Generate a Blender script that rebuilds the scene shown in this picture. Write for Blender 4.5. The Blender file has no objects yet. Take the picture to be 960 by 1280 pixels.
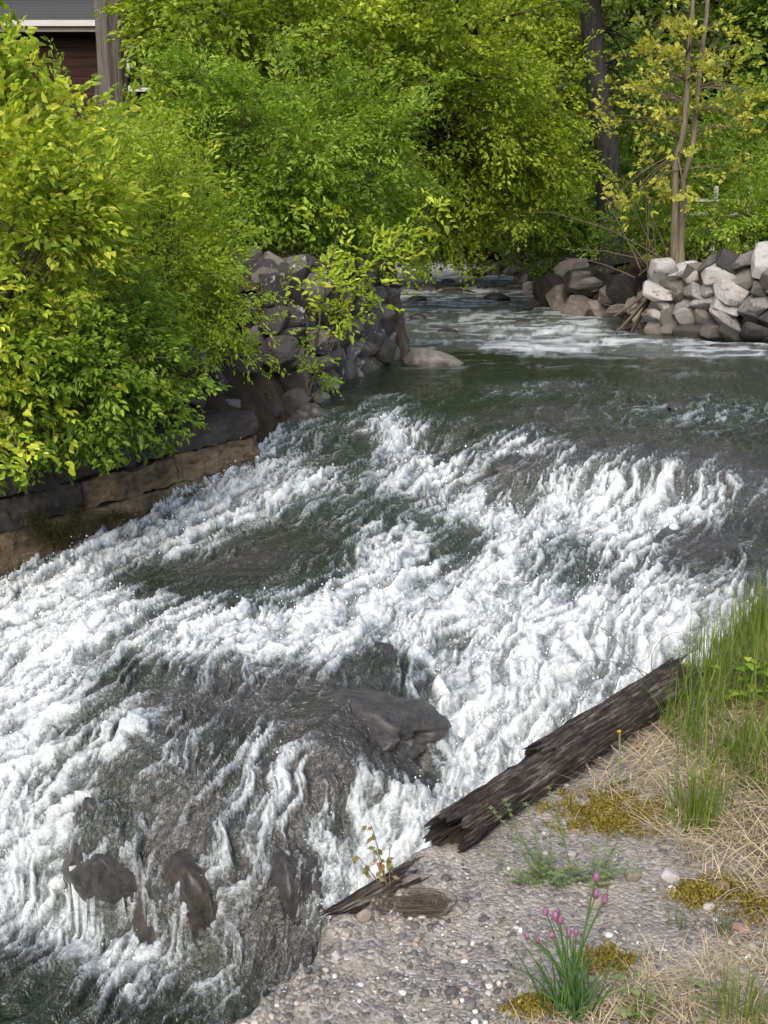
import bpy, bmesh, math, random
import numpy as np
from mathutils import Vector, Matrix

random.seed(7)
RNG = np.random.default_rng(7)
SC = bpy.context.scene
COL = SC.collection
R = math.radians

# ------------------------------------------------------------------ camera, sky, sun, exposure
PITCH = 13.48
CAMH = 1.6
FPX = 1372.0
cam_d = bpy.data.cameras.new('camera')
cam = bpy.data.objects.new('camera', cam_d)
COL.objects.link(cam)
cam.location = (0, 0, CAMH)
cam.rotation_euler = (R(90 - PITCH), 0, 0)
cam_d.sensor_fit = 'VERTICAL'
cam_d.sensor_height = 24.0
cam_d.lens = 24.0 * FPX / 1280.0
cam_d.clip_start = 0.05
cam_d.clip_end = 600
SC.camera = cam

SUN_EL, SUN_AZ = 44.0, 195.0          # azimuth measured clockwise from +Y
world = bpy.data.worlds.new('World')
SC.world = world
world.use_nodes = True
wn = world.node_tree.nodes
wl = world.node_tree.links
sky = wn.new('ShaderNodeTexSky')
sky.sky_type = 'NISHITA'
sky.sun_disc = False
sky.sun_elevation = R(SUN_EL)
sky.sun_rotation = R(SUN_AZ)
sky.air_density = 1.0
sky.dust_density = 4.0
sky.ozone_density = 1.0
bg = wn['Background']
bg.inputs['Strength'].default_value = 0.15
wl.new(sky.outputs['Color'], bg.inputs['Color'])

sun_d = bpy.data.lights.new('sun', 'SUN')
sun_d.energy = 1.15
sun_d.angle = R(40)
sun_d.color = (1.0, 0.95, 0.86)
sun = bpy.data.objects.new('sun', sun_d)
COL.objects.link(sun)
_az, _el = R(SUN_AZ), R(SUN_EL)
_to = Vector((math.sin(_az) * math.cos(_el), math.cos(_az) * math.cos(_el), math.sin(_el)))
sun.rotation_euler = _to.to_track_quat('Z', 'Y').to_euler()
sun.location = (0, 0, 30)

SC.view_settings.view_transform = 'Standard'
SC.view_settings.look = 'None'
SC.view_settings.gamma = 1.0
SC.view_settings.exposure = 0.92
SC.render.engine = 'CYCLES'
SC.cycles.max_bounces = 8
SC.cycles.diffuse_bounces = 5
SC.cycles.glossy_bounces = 2
SC.cycles.transmission_bounces = 4
SC.cycles.use_denoising = True

# ------------------------------------------------------------------ layout helper: photo sighting -> point at a known height or depth
_cp, _sp = math.cos(R(PITCH)), math.sin(R(PITCH))
def ray(px, py):
    a, b = (px - 480) / FPX, (640 - py) / FPX
    return np.array([a, _cp + b * _sp, -_sp + b * _cp])
def P(px, py, z):
    r = ray(px, py)
    t = (z - CAMH) / r[2]
    return np.array([0, 0, CAMH]) + r * t
def PD(px, py, d):
    r = ray(px, py)
    return np.array([0, 0, CAMH]) + r * (d / r[1])

# ------------------------------------------------------------------ numeric noise
def tile_noise(cells, res, seed):
    g = np.random.default_rng(seed)
    ang = g.random((cells, cells)) * 2 * np.pi
    gx, gy = np.cos(ang), np.sin(ang)
    c = np.arange(res) * cells / res
    X, Y = np.meshgrid(c, c)
    xi, yi = X.astype(int), Y.astype(int)
    fx, fy = X - xi, Y - yi
    def gr(i, j):
        ii, jj = (xi + i) % cells, (yi + j) % cells
        return gx[jj, ii] * (fx - i) + gy[jj, ii] * (fy - j)
    u = fx ** 3 * (fx * (fx * 6 - 15) + 10)
    v = fy ** 3 * (fy * (fy * 6 - 15) + 10)
    n = (gr(0, 0) * (1 - u) + gr(1, 0) * u) * (1 - v) + (gr(0, 1) * (1 - u) + gr(1, 1) * u) * v
    return (n * 1.5).astype(np.float32)
_T = [tile_noise(64, 512, 100 + i) for i in range(4)]
def N2(x, y, k=0):
    """perlin noise, one cell per unit, about -1..1"""
    t = _T[k % 4]
    X = (np.asarray(x) * 8 + 37.3 * k) % 512
    Y = (np.asarray(y) * 8 + 91.7 * k) % 512
    xi, yi = X.astype(np.int32), Y.astype(np.int32)
    fx, fy = (X - xi), (Y - yi)
    xi %= 512; yi %= 512
    x1, y1 = (xi + 1) % 512, (yi + 1) % 512
    return (t[yi, xi] * (1 - fx) + t[yi, x1] * fx) * (1 - fy) + (t[y1, xi] * (1 - fx) + t[y1, x1] * fx) * fy
def fbm(x, y, k=0, o=4, g=0.5):
    s, a = 0, 1.0
    for i in range(o):
        s = s + a * N2(x * 2 ** i + 11.3 * i, y * 2 ** i + 5.9 * i, k + i)
        a *= g
    return s
def N3(p, f, k=0):
    """cheap 3D noise: three crossed 2D slices"""
    x, y, z = p[:, 0] * f, p[:, 1] * f, p[:, 2] * f
    return (N2(x + .37 * z, y - .61 * z, k) + N2(y + .53 * x, z + .29 * x, k + 1) + N2(z - .43 * y, x + .71 * y, k + 2)) * 0.6
def sstep(a, b, x):
    t = np.clip((x - a) / (b - a), 0, 1)
    return t * t * (3 - 2 * t)
def rank01(a):
    r = np.empty(a.size, np.float32)
    r[np.argsort(a.ravel())] = np.linspace(0, 1, a.size, dtype=np.float32)
    return r.reshape(a.shape)

# ------------------------------------------------------------------ object helpers
def mesh_np(name, verts, faces, mat=None, attrs=None, smooth=True):
    """verts (N,3), faces (M,3|4) int arrays"""
    me = bpy.data.meshes.new(name)
    verts = np.asarray(verts, np.float32); faces = np.asarray(faces, np.int32)
    n, k = faces.shape
    me.vertices.add(len(verts)); me.vertices.foreach_set('co', verts.ravel())
    me.loops.add(n * k); me.loops.foreach_set('vertex_index', faces.ravel())
    me.polygons.add(n)
    me.polygons.foreach_set('loop_start', np.arange(0, n * k, k, dtype=np.int32))
    me.polygons.foreach_set('loop_total', np.full(n, k, np.int32))
    me.polygons.foreach_set('use_smooth', np.full(n, smooth, bool))
    for an, av in (attrs or {}).items():
        at = me.attributes.new(an, 'FLOAT', 'POINT')
        at.data.foreach_set('value', np.asarray(av, np.float32).ravel())
    me.update(calc_edges=True)
    if mat: me.materials.append(mat)
    return me
def obj(name, me, parent=None, loc=None):
    o = bpy.data.objects.new(name, me)
    COL.objects.link(o)
    if parent is not None: o.parent = parent
    if loc is not None: o.location = [float(v) for v in loc]
    return o
def tag(o, label=None, cat=None, group=None, kind=None):
    if label: o['label'] = label
    if cat: o['category'] = cat
    if group: o['group'] = group
    if kind: o['kind'] = kind
    return o
def thing(name, label, cat, loc=(0, 0, 0), group=None):
    o = bpy.data.objects.new(name, None)
    COL.objects.link(o)
    o.location = [float(v) for v in loc]
    o.empty_display_size = 0.1
    return tag(o, label, cat, group)
def part(name, verts, faces, mat, parent, attrs=None, smooth=True):
    """mesh part given in world coordinates under a thing standing at parent.location"""
    v = np.asarray(verts, np.float32) - np.array(parent.location, np.float32)
    return obj(name, mesh_np(name, v, faces, mat, attrs, smooth), parent)
def grid_faces(nr, nc):
    a = np.arange(nr * nc).reshape(nr, nc)
    return np.stack([a[:-1, :-1], a[:-1, 1:], a[1:, 1:], a[1:, :-1]], -1).reshape(-1, 4)

class Geo:
    """collects quads for one mesh"""
    def __init__(s): s.v = []; s.f = []; s.n = 0; s.t = []
    def add(s, v, f, t=0.5):
        v = np.asarray(v, np.float32)
        s.v.append(v); s.f.append(np.asarray(f, np.int32) + s.n); s.n += len(v)
        s.t.append(np.full(len(v), t, np.float32) if np.isscalar(t) else np.asarray(t, np.float32))
    def out(s): return np.concatenate(s.v), np.concatenate(s.f), np.concatenate(s.t)
    def tube(s, pts, rad, sides=6, t=0.5, caps=False):
        pts = np.asarray(pts, float); m = len(pts)
        rad = np.broadcast_to(np.asarray(rad, float), (m,))
        tan = np.gradient(pts, axis=0); tan /= np.linalg.norm(tan, axis=1)[:, None] + 1e-9
        ref = np.where(np.abs(tan[:, 2:3]) > .9, [[1., 0, 0]], [[0, 0, 1.]])
        u = np.cross(ref, tan); u /= np.linalg.norm(u, axis=1)[:, None] + 1e-9
        w = np.cross(tan, u)
        a = np.arange(sides) * 2 * np.pi / sides
        ring = pts[:, None] + rad[:, None, None] * (np.cos(a)[None, :, None] * u[:, None] + np.sin(a)[None, :, None] * w[:, None])
        i = np.arange(m * sides).reshape(m, sides)
        f = np.stack([i[:-1], np.roll(i[:-1], -1, 1), np.roll(i[1:], -1, 1), i[1:]], -1).reshape(-1, 4)
        s.add(ring.reshape(-1, 3), f, t)

# ------------------------------------------------------------------ materials
class Mat:
    def __init__(s, name):
        s.m = bpy.data.materials.new(name); s.m.use_nodes = True
        s.nt = s.m.node_tree; s.n = s.nt.nodes; s.l = s.nt.links
        s.p = s.n['Principled BSDF']; s.o = s.n['Material Output']
        s.pos = None
    def node(s, t, **kw):
        n = s.n.new(t)
        for k, v in kw.items(): setattr(n, k, v)
        return n
    def link(s, a, b): s.l.new(a, b)
    def coord(s, world=False):
        if world: return s.node('ShaderNodeNewGeometry').outputs['Position']
        return s.node('ShaderNodeTexCoord').outputs['Object']
    def noise(s, scale, detail=5, rough=.6, world=False, dist=0., stretch=None):
        n = s.node('ShaderNodeTexNoise'); n.inputs['Scale'].default_value = scale
        n.inputs['Detail'].default_value = detail; n.inputs['Roughness'].default_value = rough
        n.inputs['Distortion'].default_value = dist
        c = s.coord(world)
        if stretch:
            mp = s.node('ShaderNodeMapping'); mp.inputs['Scale'].default_value = stretch
            s.link(c, mp.inputs['Vector']); c = mp.outputs[0]
        s.link(c, n.inputs['Vector'])
        return n.outputs['Fac']
    def voro(s, scale, world=False, out='Distance', feature='F1'):
        n = s.node('ShaderNodeTexVoronoi'); n.inputs['Scale'].default_value = scale; n.feature = feature
        s.link(s.coord(world), n.inputs['Vector'])
        return n.outputs[out]
    def attr(s, name): return s.node('ShaderNodeAttribute', attribute_name=name).outputs['Fac']
    def ramp(s, fac, stops, interp='LINEAR'):
        r = s.node('ShaderNodeValToRGB'); r.color_ramp.interpolation = interp
        e = r.color_ramp.elements
        while len(e) < len(stops): e.new(0.5)
        for i, (q, c) in enumerate(stops):
            e[i].position = q; e[i].color = (*c, 1) if len(c) == 3 else c
        s.link(fac, r.inputs['Fac']); return r.outputs['Color']
    def mix(s, fac, a, b, mode='MIX'):
        n = s.node('ShaderNodeMix', data_type='RGBA', blend_type=mode)
        for v, i in ((fac, 0), (a, 6), (b, 7)):
            if isinstance(v, (int, float)): n.inputs[i].default_value = v
            elif isinstance(v, tuple): n.inputs[i].default_value = (*v, 1)
            else: s.link(v, n.inputs[i])
        return n.outputs[2]
    def math(s, op, a, b=None, clamp=False):
        n = s.node('ShaderNodeMath', operation=op); n.use_clamp = clamp
        for i, v in enumerate((a, b)):
            if v is None: continue
            if isinstance(v, (int, float)): n.inputs[i].default_value = v
            else: s.link(v, n.inputs[i])
        return n.outputs[0]
    def rand(s): return s.node('ShaderNodeObjectInfo').outputs['Random']
    def bump(s, h, strength=.5, dist=.01, target=None):
        b = s.node('ShaderNodeBump'); b.inputs['Strength'].default_value = strength; b.inputs['Distance'].default_value = dist
        s.link(h, b.inputs['Height'])
        s.link(b.outputs[0], (target or s.p).inputs['Normal']); return b
    def color(s, c):
        if isinstance(c, tuple): s.p.inputs['Base Color'].default_value = (*c, 1)
        else: s.link(c, s.p.inputs['Base Color'])
    def rough(s, r):
        if isinstance(r, (int, float)): s.p.inputs['Roughness'].default_value = r
        else: s.link(r, s.p.inputs['Roughness'])
    def spec(s, v): s.p.inputs['Specular IOR Level'].default_value = v

def leaf_mat(name, stops, trans=.45, rough=.5):
    m = Mat(name)
    c = m.ramp(m.attr('tint'), stops)
    m.color(c); m.rough(rough); m.spec(.35)
    tr = m.node('ShaderNodeBsdfTranslucent')
    m.link(m.mix(1.0, c, (1.0, 1.0, .45), 'MULTIPLY'), tr.inputs['Color'])
    mx = m.node('ShaderNodeMixShader'); mx.inputs[0].default_value = trans
    m.link(m.p.outputs[0], mx.inputs[1]); m.link(tr.outputs[0], mx.inputs[2])
    m.link(mx.outputs[0], m.o.inputs['Surface'])
    return m.m
def rock_mat(name, stops, rough=.75, scale=6., bump=.6, rnd=.0, patch=None, world=False, spec=.4, pthr=(.55, .62)):
    m = Mat(name)
    f = m.noise(scale, 8, .65, world)
    if rnd:
        f = m.math('ADD', m.math('MULTIPLY', f, 1 - rnd), m.math('MULTIPLY', m.rand(), rnd))
    c = m.ramp(f, stops)
    if patch:
        k = m.noise(scale * .45, 6, .7, world, dist=.6)
        c = m.mix(m.ramp(k, [(pthr[0], (0, 0, 0)), (pthr[1], (1, 1, 1))]), c, patch)
    fine = m.noise(scale * 14, 4, .7, world)
    c = m.mix(.35, c, m.ramp(fine, [(.3, (.35, .35, .35)), (.7, (1, 1, 1))]), 'MULTIPLY')
    m.color(c); m.rough(rough); m.spec(spec)
    m.bump(m.math('ADD', m.noise(scale * 3, 8, .7, world), m.math('MULTIPLY', fine, .4)), bump, .02)
    return m.m

M = {}
LIME = [(0, (0.149, 0.236, 0.028)), (.45, (0.283, 0.394, 0.036)), (.8, (0.473, 0.576, 0.054)), (1, (0.672, 0.691, 0.108))]
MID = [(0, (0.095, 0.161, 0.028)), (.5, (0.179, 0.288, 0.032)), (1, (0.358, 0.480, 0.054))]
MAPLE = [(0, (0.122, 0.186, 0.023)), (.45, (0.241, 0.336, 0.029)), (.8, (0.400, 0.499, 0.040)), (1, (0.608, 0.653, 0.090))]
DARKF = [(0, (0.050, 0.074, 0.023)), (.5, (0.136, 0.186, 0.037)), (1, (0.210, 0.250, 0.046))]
BROWNF = [(0, (0.081, 0.087, 0.033)), (.5, (0.203, 0.198, 0.051)), (1, (0.294, 0.230, 0.072))]
M['lime'] = leaf_mat('lime_leaf', LIME)
M['mid'] = leaf_mat('green_leaf', MID)
M['maple'] = leaf_mat('maple_leaf', MAPLE, .45)
M['dark'] = leaf_mat('dark_leaf', DARKF, .3)
M['brownf'] = leaf_mat('olive_leaf', BROWNF, .3)
M['young'] = leaf_mat('young_leaf', [(0, (.24, .27, .045)), (.5, (.44, .46, .07)), (1, (.60, .58, .14))], .45)
M['red_leaf'] = leaf_mat('bronze_leaf', [(0, (.10, .13, .03)), (.5, (.20, .16, .05)), (1, (.26, .13, .06))], .3)
M['grass'] = leaf_mat('grass_blade', [(0, (.055, .09, .015)), (.5, (.12, .185, .025)), (1, (.23, .27, .06))], .3)
M['dry'] = leaf_mat('dry_grass', [(0, (.19, .14, .075)), (.5, (.44, .355, .215)), (1, (.66, .57, .40))], .15, .7)
M['chive'] = leaf_mat('chive_stem', [(0, (.03, .075, .02)), (1, (.10, .20, .045))], .2)
M['weed'] = leaf_mat('weed_leaf', [(0, (.10, .14, .06)), (1, (.23, .30, .13))], .3)
M['mossy'] = leaf_mat('moss_tuft', [(0, (.06, .048, .010)), (.45, (.17, .135, .018)), (.8, (.25, .21, .03)), (1, (.34, .28, .05))], .1, .8)
M['moss_dark'] = leaf_mat('dark_moss', [(0, (.015, .02, .006)), (.6, (.05, .055, .012)), (1, (.10, .10, .02))], .1, .8)
def flat(name, c, rough=.7, c2=None, scale=20., bump=.3):
    m = Mat(name)
    m.color(m.mix(m.noise(scale, 6), c, c2) if c2 else c); m.rough(rough)
    m.bump(m.noise(scale * 3, 6), bump, .005)
    return m.m
def bark_mat(name, dark, light, sc=5., streak=(1, 1, .12), bump=1.):
    m = Mat(name)
    f = m.noise(sc * 4, 6, .65, stretch=streak)
    m.color(m.ramp(f, [(.3, dark), (.7, light)])); m.rough(.85); m.spec(.2)
    m.bump(f, bump, .03)
    return m.m
M['bark'] = bark_mat('bark', (.028, .024, .019), (.10, .086, .066))
M['bark_dark'] = bark_mat('dark_bark', (.010, .0095, .009), (.046, .043, .040))
M['bark_pale'] = bark_mat('pale_bark', (.065, .055, .036), (.19, .165, .115))
M['twig'] = flat('twig', (.06, .045, .03), .8, (.12, .09, .06))
M['twig_pale'] = flat('pale_twig', (.14, .115, .08), .8, (.24, .20, .15))
M['snag'] = bark_mat('weathered_wood', (.040, .036, .031), (.17, .155, .14), 12., (1, 1, .05))
M['wet_rock'] = rock_mat('wet_rock', [(.3, (.022, .021, .020)), (.5, (.060, .057, .053)), (.7, (.115, .11, .10))], .18, 7., 1., spec=.7)
M['wet_brown'] = rock_mat('wet_brown_rock', [(.3, (.010, .008, .006)), (.46, (.040, .033, .024)), (.58, (.075, .062, .043)), (.75, (.15, .125, .085))], .22, 5., 1., spec=.8)
M['wall_grey'] = rock_mat('grey_wall_stone', [(.25, (.030, .028, .027)), (.48, (.085, .080, .076)), (.75, (.21, .20, .195))], .8, 5., 1., rnd=.55, patch=(.50, .49, .48), pthr=(.57, .64))
M['wall_white'] = rock_mat('white_wall_stone', [(.2, (.10, .096, .092)), (.42, (.27, .26, .25)), (.6, (.45, .44, .43)), (.85, (.34, .285, .23))], .85, 4., 1., rnd=.5, patch=(.07, .065, .055), pthr=(.56, .66))
M['wall_base'] = rock_mat('dark_wall_stone', [(.25, (.035, .033, .03)), (.5, (.085, .08, .072)), (.8, (.19, .175, .155))], .7, 4., .7, rnd=.5)
M['bank_rock'] = rock_mat('bank_boulder', [(.25, (.05, .045, .042)), (.45, (.135, .12, .11)), (.62, (.27, .235, .21)), (.85, (.40, .35, .31))], .75, 3., .6, rnd=.55)
M['river_rock'] = rock_mat('river_rock', [(.3, (.018, .016, .015)), (.6, (.055, .048, .042)), (.8, (.10, .09, .078))], .4, 4., .6, rnd=.3)
M['pale_rock'] = rock_mat('pale_boulder', [(.3, (.09, .085, .075)), (.5, (.20, .185, .165)), (.7, (.33, .31, .28))], .7, 4., .6)
for k_ in ('wet_rock', 'wet_brown', 'river_rock'):
    p_ = M[k_].node_tree.nodes['Principled BSDF']; p_.inputs['Coat Weight'].default_value = .35; p_.inputs['Coat Roughness'].default_value = .28
M['pebble'] = None

# ------------------------------------------------------------------ river shape: water surface from surveyed levels
CTRL = [  # sighting x, y and level
 (450,470,.30),(560,480,.30),(650,450,.34),(900,450,.34),(960,470,.32),(740,480,.30),(650,400,.45),(800,420,.40),(560,400,.45),(560,360,.62),(620,370,.58),(560,336,.95),(520,345,.80),
 (430,515,.28),(520,515,.28),(560,528,.27),(560,570,.06),(520,560,.08),(480,535,.24),(470,565,.12),(600,540,.26),(640,535,.28),(760,530,.29),(860,530,.29),(960,535,.31),
 (700,573,.27),(700,628,.04),(760,580,.26),(800,590,.25),(800,632,.06),(900,600,.24),(900,645,.08),(960,600,.24),(960,665,.10),(650,590,.20),(640,625,.03),(610,600,.08),
 (350,610,-.03),(400,570,.08),(450,600,.02),(450,640,-.05),(520,620,0.),(600,640,0.),(250,650,-.16),(300,700,-.2),(380,680,-.13),(150,720,-.30),(50,740,-.35),(0,760,-.40),
 (450,700,-.14),(540,700,-.13),(620,690,-.08),(700,680,-.05),(750,730,-.15),(680,760,-.20),(560,745,-.18),(400,750,-.19),(850,700,-.02),(880,680,.04),(850,770,-.18),(920,720,0.),
 (250,775,-.2),(330,780,-.2),(400,785,-.2),(500,785,-.22),(120,775,-.28),(180,800,-.25),
 (300,840,-.24),(380,850,-.24),(450,880,-.26),(510,950,-.31),(430,950,-.34),(250,900,-.31),(150,880,-.33),(350,910,-.31),(475,830,-.22),
 (540,830,-.30),(600,900,-.42),(700,850,-.32),(560,960,-.50),(520,1000,-.52),(480,1050,-.60),(440,1110,-.68),(800,800,-.25),(640,960,-.5),(740,900,-.4),(840,840,-.32),
 (250,1000,-.44),(340,1000,-.45),(420,1020,-.5),(350,1080,-.6),(240,1092,-.6),(300,1090,-.6),(200,1180,-.86),(260,1200,-.88),(350,1180,-.82),(150,1005,-.48),(110,1130,-.87),(140,1140,-.88),
 (80,900,-.42),(40,1000,-.62),(80,1000,-.58),(20,1100,-.84),(0,850,-.46),(70,1080,-.78),
 (0,1200,-.9),(100,1200,-.9),(0,1280,-.9),(200,1270,-.9),(120,1250,-.9),(300,1240,-.9)]
cw = [P(*c) for c in CTRL]
for (x, y, z) in [(-3.5,6.2,-.38),(-3.5,4.6,-.7),(-3.2,3.4,-.9),(-2.5,2.,-.9),(0,1.5,-.9),(4.5,8.,.31),(5.5,10.,.31),(6,13,.36),(3.2,6.2,.2),(3.,4.8,-.1),(1.5,3.,-.6),(-4,8.5,.1),(-3,11,.3),
                  (-2,14.,.36),(-2,20,.46),(-2,30,.62),(8,18,.45),(7,30,.62),(-2,45,1.1),(3,45,1.1),(9,45,1.1),(0,60,1.4),(8,60,1.4)]:
    cw.append(np.array([x, y, z]))
cw = np.array(cw)
_C = .12
def _ker(dx, dy): return np.sqrt(dx * dx + dy * dy + _C * _C)
_n = len(cw)
_A = np.zeros((_n + 3, _n + 3))
_A[:_n, :_n] = _ker(cw[:, None, 0] - cw[None, :, 0], cw[:, None, 1] - cw[None, :, 1]) - np.eye(_n) * .02
_A[:_n, _n] = 1; _A[:_n, _n + 1:] = cw[:, :2]; _A[_n:, :_n] = _A[:_n, _n:].T
_W = np.linalg.solve(_A, np.concatenate([cw[:, 2], [0, 0, 0]]))
def level(x, y):
    x = np.asarray(x, np.float32); y = np.asarray(y, np.float32)
    s = (_W[_n] + _W[_n + 1] * x + _W[_n + 2] * y).astype(np.float32)
    for i in range(_n):
        s += np.float32(_W[i]) * _ker(x - np.float32(cw[i, 0]), y - np.float32(cw[i, 1]))
    return s
def on_water(px, py):
    """where a sighting meets the water surface"""
    r = ray(px, py)
    d = np.geomspace(2., 60, 1500)
    z = CAMH + r[2] / r[1] * d; x = r[0] / r[1] * d
    k = np.argmax(z < level(x, d))
    return np.array([x[k], d[k], z[k]])

# ------------------------------------------------------------------ banks
LEFT = np.array([(-9, 0), (-5.5, 4.0), (-3.4, 5.2), (-2.25, 6.4), (-.86, 8.2), (-.66, 9.2), (-.74, 10.2), (.14, 13.45), (-.25, 14.6), (-.1, 20), (.25, 30), (.8, 45), (1.8, 60), (6, 75)], float)
RIGHT = np.array([(-2.2, -.6), (-.95, 1.2), (-.36, 2.0), (.10, 2.78), (.78, 3.55), (1.3, 4.2), (1.9, 5.0), (3.3, 6.8), (4.7, 9.5), (5.4, 13), (5.3, 14.6), (4.45, 15.7), (4.1, 18.0), (2.95, 22.), (3.3, 27), (3.7, 33), (4.4, 52), (9, 72)], float)
POLY = np.concatenate([LEFT, RIGHT[::-1]])
def seg_dist(x, y, pl):
    best = np.full(np.shape(x), 1e9)
    for a, b in zip(pl[:-1], pl[1:]):
        d = b - a; t = np.clip(((x - a[0]) * d[0] + (y - a[1]) * d[1]) / (d @ d), 0, 1)
        best = np.minimum(best, np.hypot(x - a[0] - t * d[0], y - a[1] - t * d[1]))
    return best
def inside(x, y, poly):
    r = np.zeros(np.shape(x), bool)
    n = len(poly)
    for i in range(n):
        x1, y1 = poly[i]; x2, y2 = poly[(i + 1) % n]
        c = ((y1 > y) != (y2 > y)) & (x < (x2 - x1) * (y - y1) / (y2 - y1 + 1e-12) + x1)
        r ^= c
    return r
def terrain(x, y):
    dl, dr = seg_dist(x, y, LEFT), seg_dist(x, y, RIGHT)
    ins = inside(x, y, POLY)
    zl = np.interp(dl, [0, .25, .7, 1.5, 6, 15, 40, 90], [.30, .5, .9, 1.42, 2.3, 3.0, 9., 30.])
    zl = zl - .25 * sstep(9.5, 7.5, y) * sstep(1.6, .2, dl)
    zl = zl + sstep(.1, .5, dl) * sstep(9.8, 10.6, y) * sstep(14.5, 13.4, y) * .35 * sstep(2., .6, dl)
    zr = np.interp(dr, [0, .35, .8, 1.6, 8, 20, 50, 90], [.45, .9, 1.35, 1.5, 1.6, 2.6, 12., 30.])
    near = sstep(11.5, 8., y)
    zr = zr * (1 - near) + near * np.interp(dr, [0, .15, 1.5, 6], [-.55, -.30, -.12, .3])
    bank = np.where(dl < dr, zl, zr)
    far = np.maximum(0, y - 44.)
    bank = bank + far * .38 + .10 * fbm(x * .6, y * .6, 1, 4) * sstep(6, 9, y)
    s = np.minimum(dl, dr)
    bed = np.clip(level(x, y), -1., 3) - .40
    return np.where(ins & (y < 66), bed * 1.0, bed + (bank - bed) * sstep(-.02, .18, s))

def fan(y0, y1, ratio, u0, u1, nc, off=1.2):
    nr = int(math.log((y1 + off) / (y0 + off)) / ratio) + 1
    ys = np.geomspace(y0 + off, y1 + off, nr) - off
    us = np.linspace(u0, u1, nc)
    Y = np.repeat(ys[:, None], nc, 1); X = (Y + off) * us[None]
    return X, Y, nr, nc

# terrain sheet
Xt, Yt, nr, nc = fan(-2.5, 260., .019, -1.35, 1.35, 300, off=4.)
Zt = terrain(Xt, Yt)
m = Mat('earth')
f1 = m.noise(2.5, 8, .7, True)
c = m.ramp(f1, [(.3, (.025, .018, .011)), (.5, (.065, .048, .030)), (.62, (.11, .085, .055)), (.8, (.06, .065, .022))])
c = m.mix(.5, c, m.ramp(m.noise(38, 6, .7, True), [(.35, (.2, .2, .2)), (.7, (1, 1, 1))]), 'MULTIPLY')
m.color(c); m.rough(.95); m.spec(.15); m.bump(m.noise(14, 9, .75, True), 1., .06)
M['earth'] = m.m
terrain_o = obj('ground', mesh_np('ground', np.stack([Xt, Yt, Zt], -1).reshape(-1, 3), grid_faces(nr, nc), M['earth']))
tag(terrain_o, kind='structure')

# ------------------------------------------------------------------ the water
FOAM = {  # rows of foam cover 0..9, 40-step columns
 500: '          12431122223333322'[:25],
 520: '         2235201222334443 2',
 540: '        4545827013322332222',
 560: '        655359756721222211 2'.replace(' 2', '2') ,
 600: '      7788746875427878776 2'.replace(' 2', '2'),
 640: '     77875343469999999852 2'.replace(' 2', '2'),
 680: '    777422247634975775222 3'.replace(' 3', '3'),
 720: ' 6974222233687678645743357',
 760: '8998655556799989999987788 ',
 800: '8997789999988966999998877',
 840: '8984334555655398887789977',
 880: '8963432221225699898877777',
 920: '8856655253111289988877777',
 960: '8855555577411289998877777',
 1000: '8746633466658999999877777',
 1040: '8674122466799999999877777',
 1080: '8672136643799999999877777',
 1120: '9985644533788899999877777',
 1160: '6798634443566666666666666',
 1200: '3469974432444444444444444',
 1240: '2234654633333333333333333',
 1280: '1122333333333333333333333'}
fp = []
for yy, row in FOAM.items():
    for i, ch in enumerate(row[:25]):
        if ch.isdigit():
            fp.append((*on_water(i * 40, yy)[:2], int(ch) / 9., 1.))
# single accents: sighting, cover, weight
for (a, b, v, w) in [(540,330,1.,8),(510,345,.95,8),(570,335,.9,6),(600,333,.9,6),(545,352,.75,6),(585,362,.6,6),(540,366,.65,6),(520,380,.55,4),(560,390,.6,5),(600,380,.5,4),(640,395,.5,4),(520,410,.45,4),(560,425,.4,3),(600,405,.5,4),(640,412,.7,3),(700,418,.65,3),(660,432,.75,3),(760,425,.65,3),(900,432,.6,3),(850,436,.5,3),(820,420,.2,2),(620,455,.08,3),(720,455,.12,3),(900,460,.10,3),(520,470,.02,4),(460,480,.0,4),(560,500,.02,4),(640,488,.45,3),(600,470,.05,3),(850,480,.03,4),(920,490,.05,4),(760,500,.3,2),
                     (500,545,1.,2),(560,545,.02,3),(430,560,.1,2),(660,552,.9,2),(640,590,.1,2),(700,545,.15,2),(900,575,.08,2),(850,570,.1,2),(790,572,.12,2),
                     (820,605,.8,2),(880,620,.75,2),(940,580,.1,2),(920,640,.15,2),(870,690,.15,2),(300,720,.12,2),(250,730,.12,2),(350,690,.12,2),(570,680,.25,1),(700,650,.8,1),(690,700,.35,1),
                     (470,830,.1,2),(430,920,.03,3),(500,950,.05,2),(370,870,.1,2),(480,900,.05,2),(140,1060,.02,2),(220,1060,.12,2),(300,1160,.3,1),(340,785,1.,2),(420,790,1.,2),(250,785,1.,1)]:
    fp.append((*on_water(a, b)[:2], v, w))
fp = np.array(fp)

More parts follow.
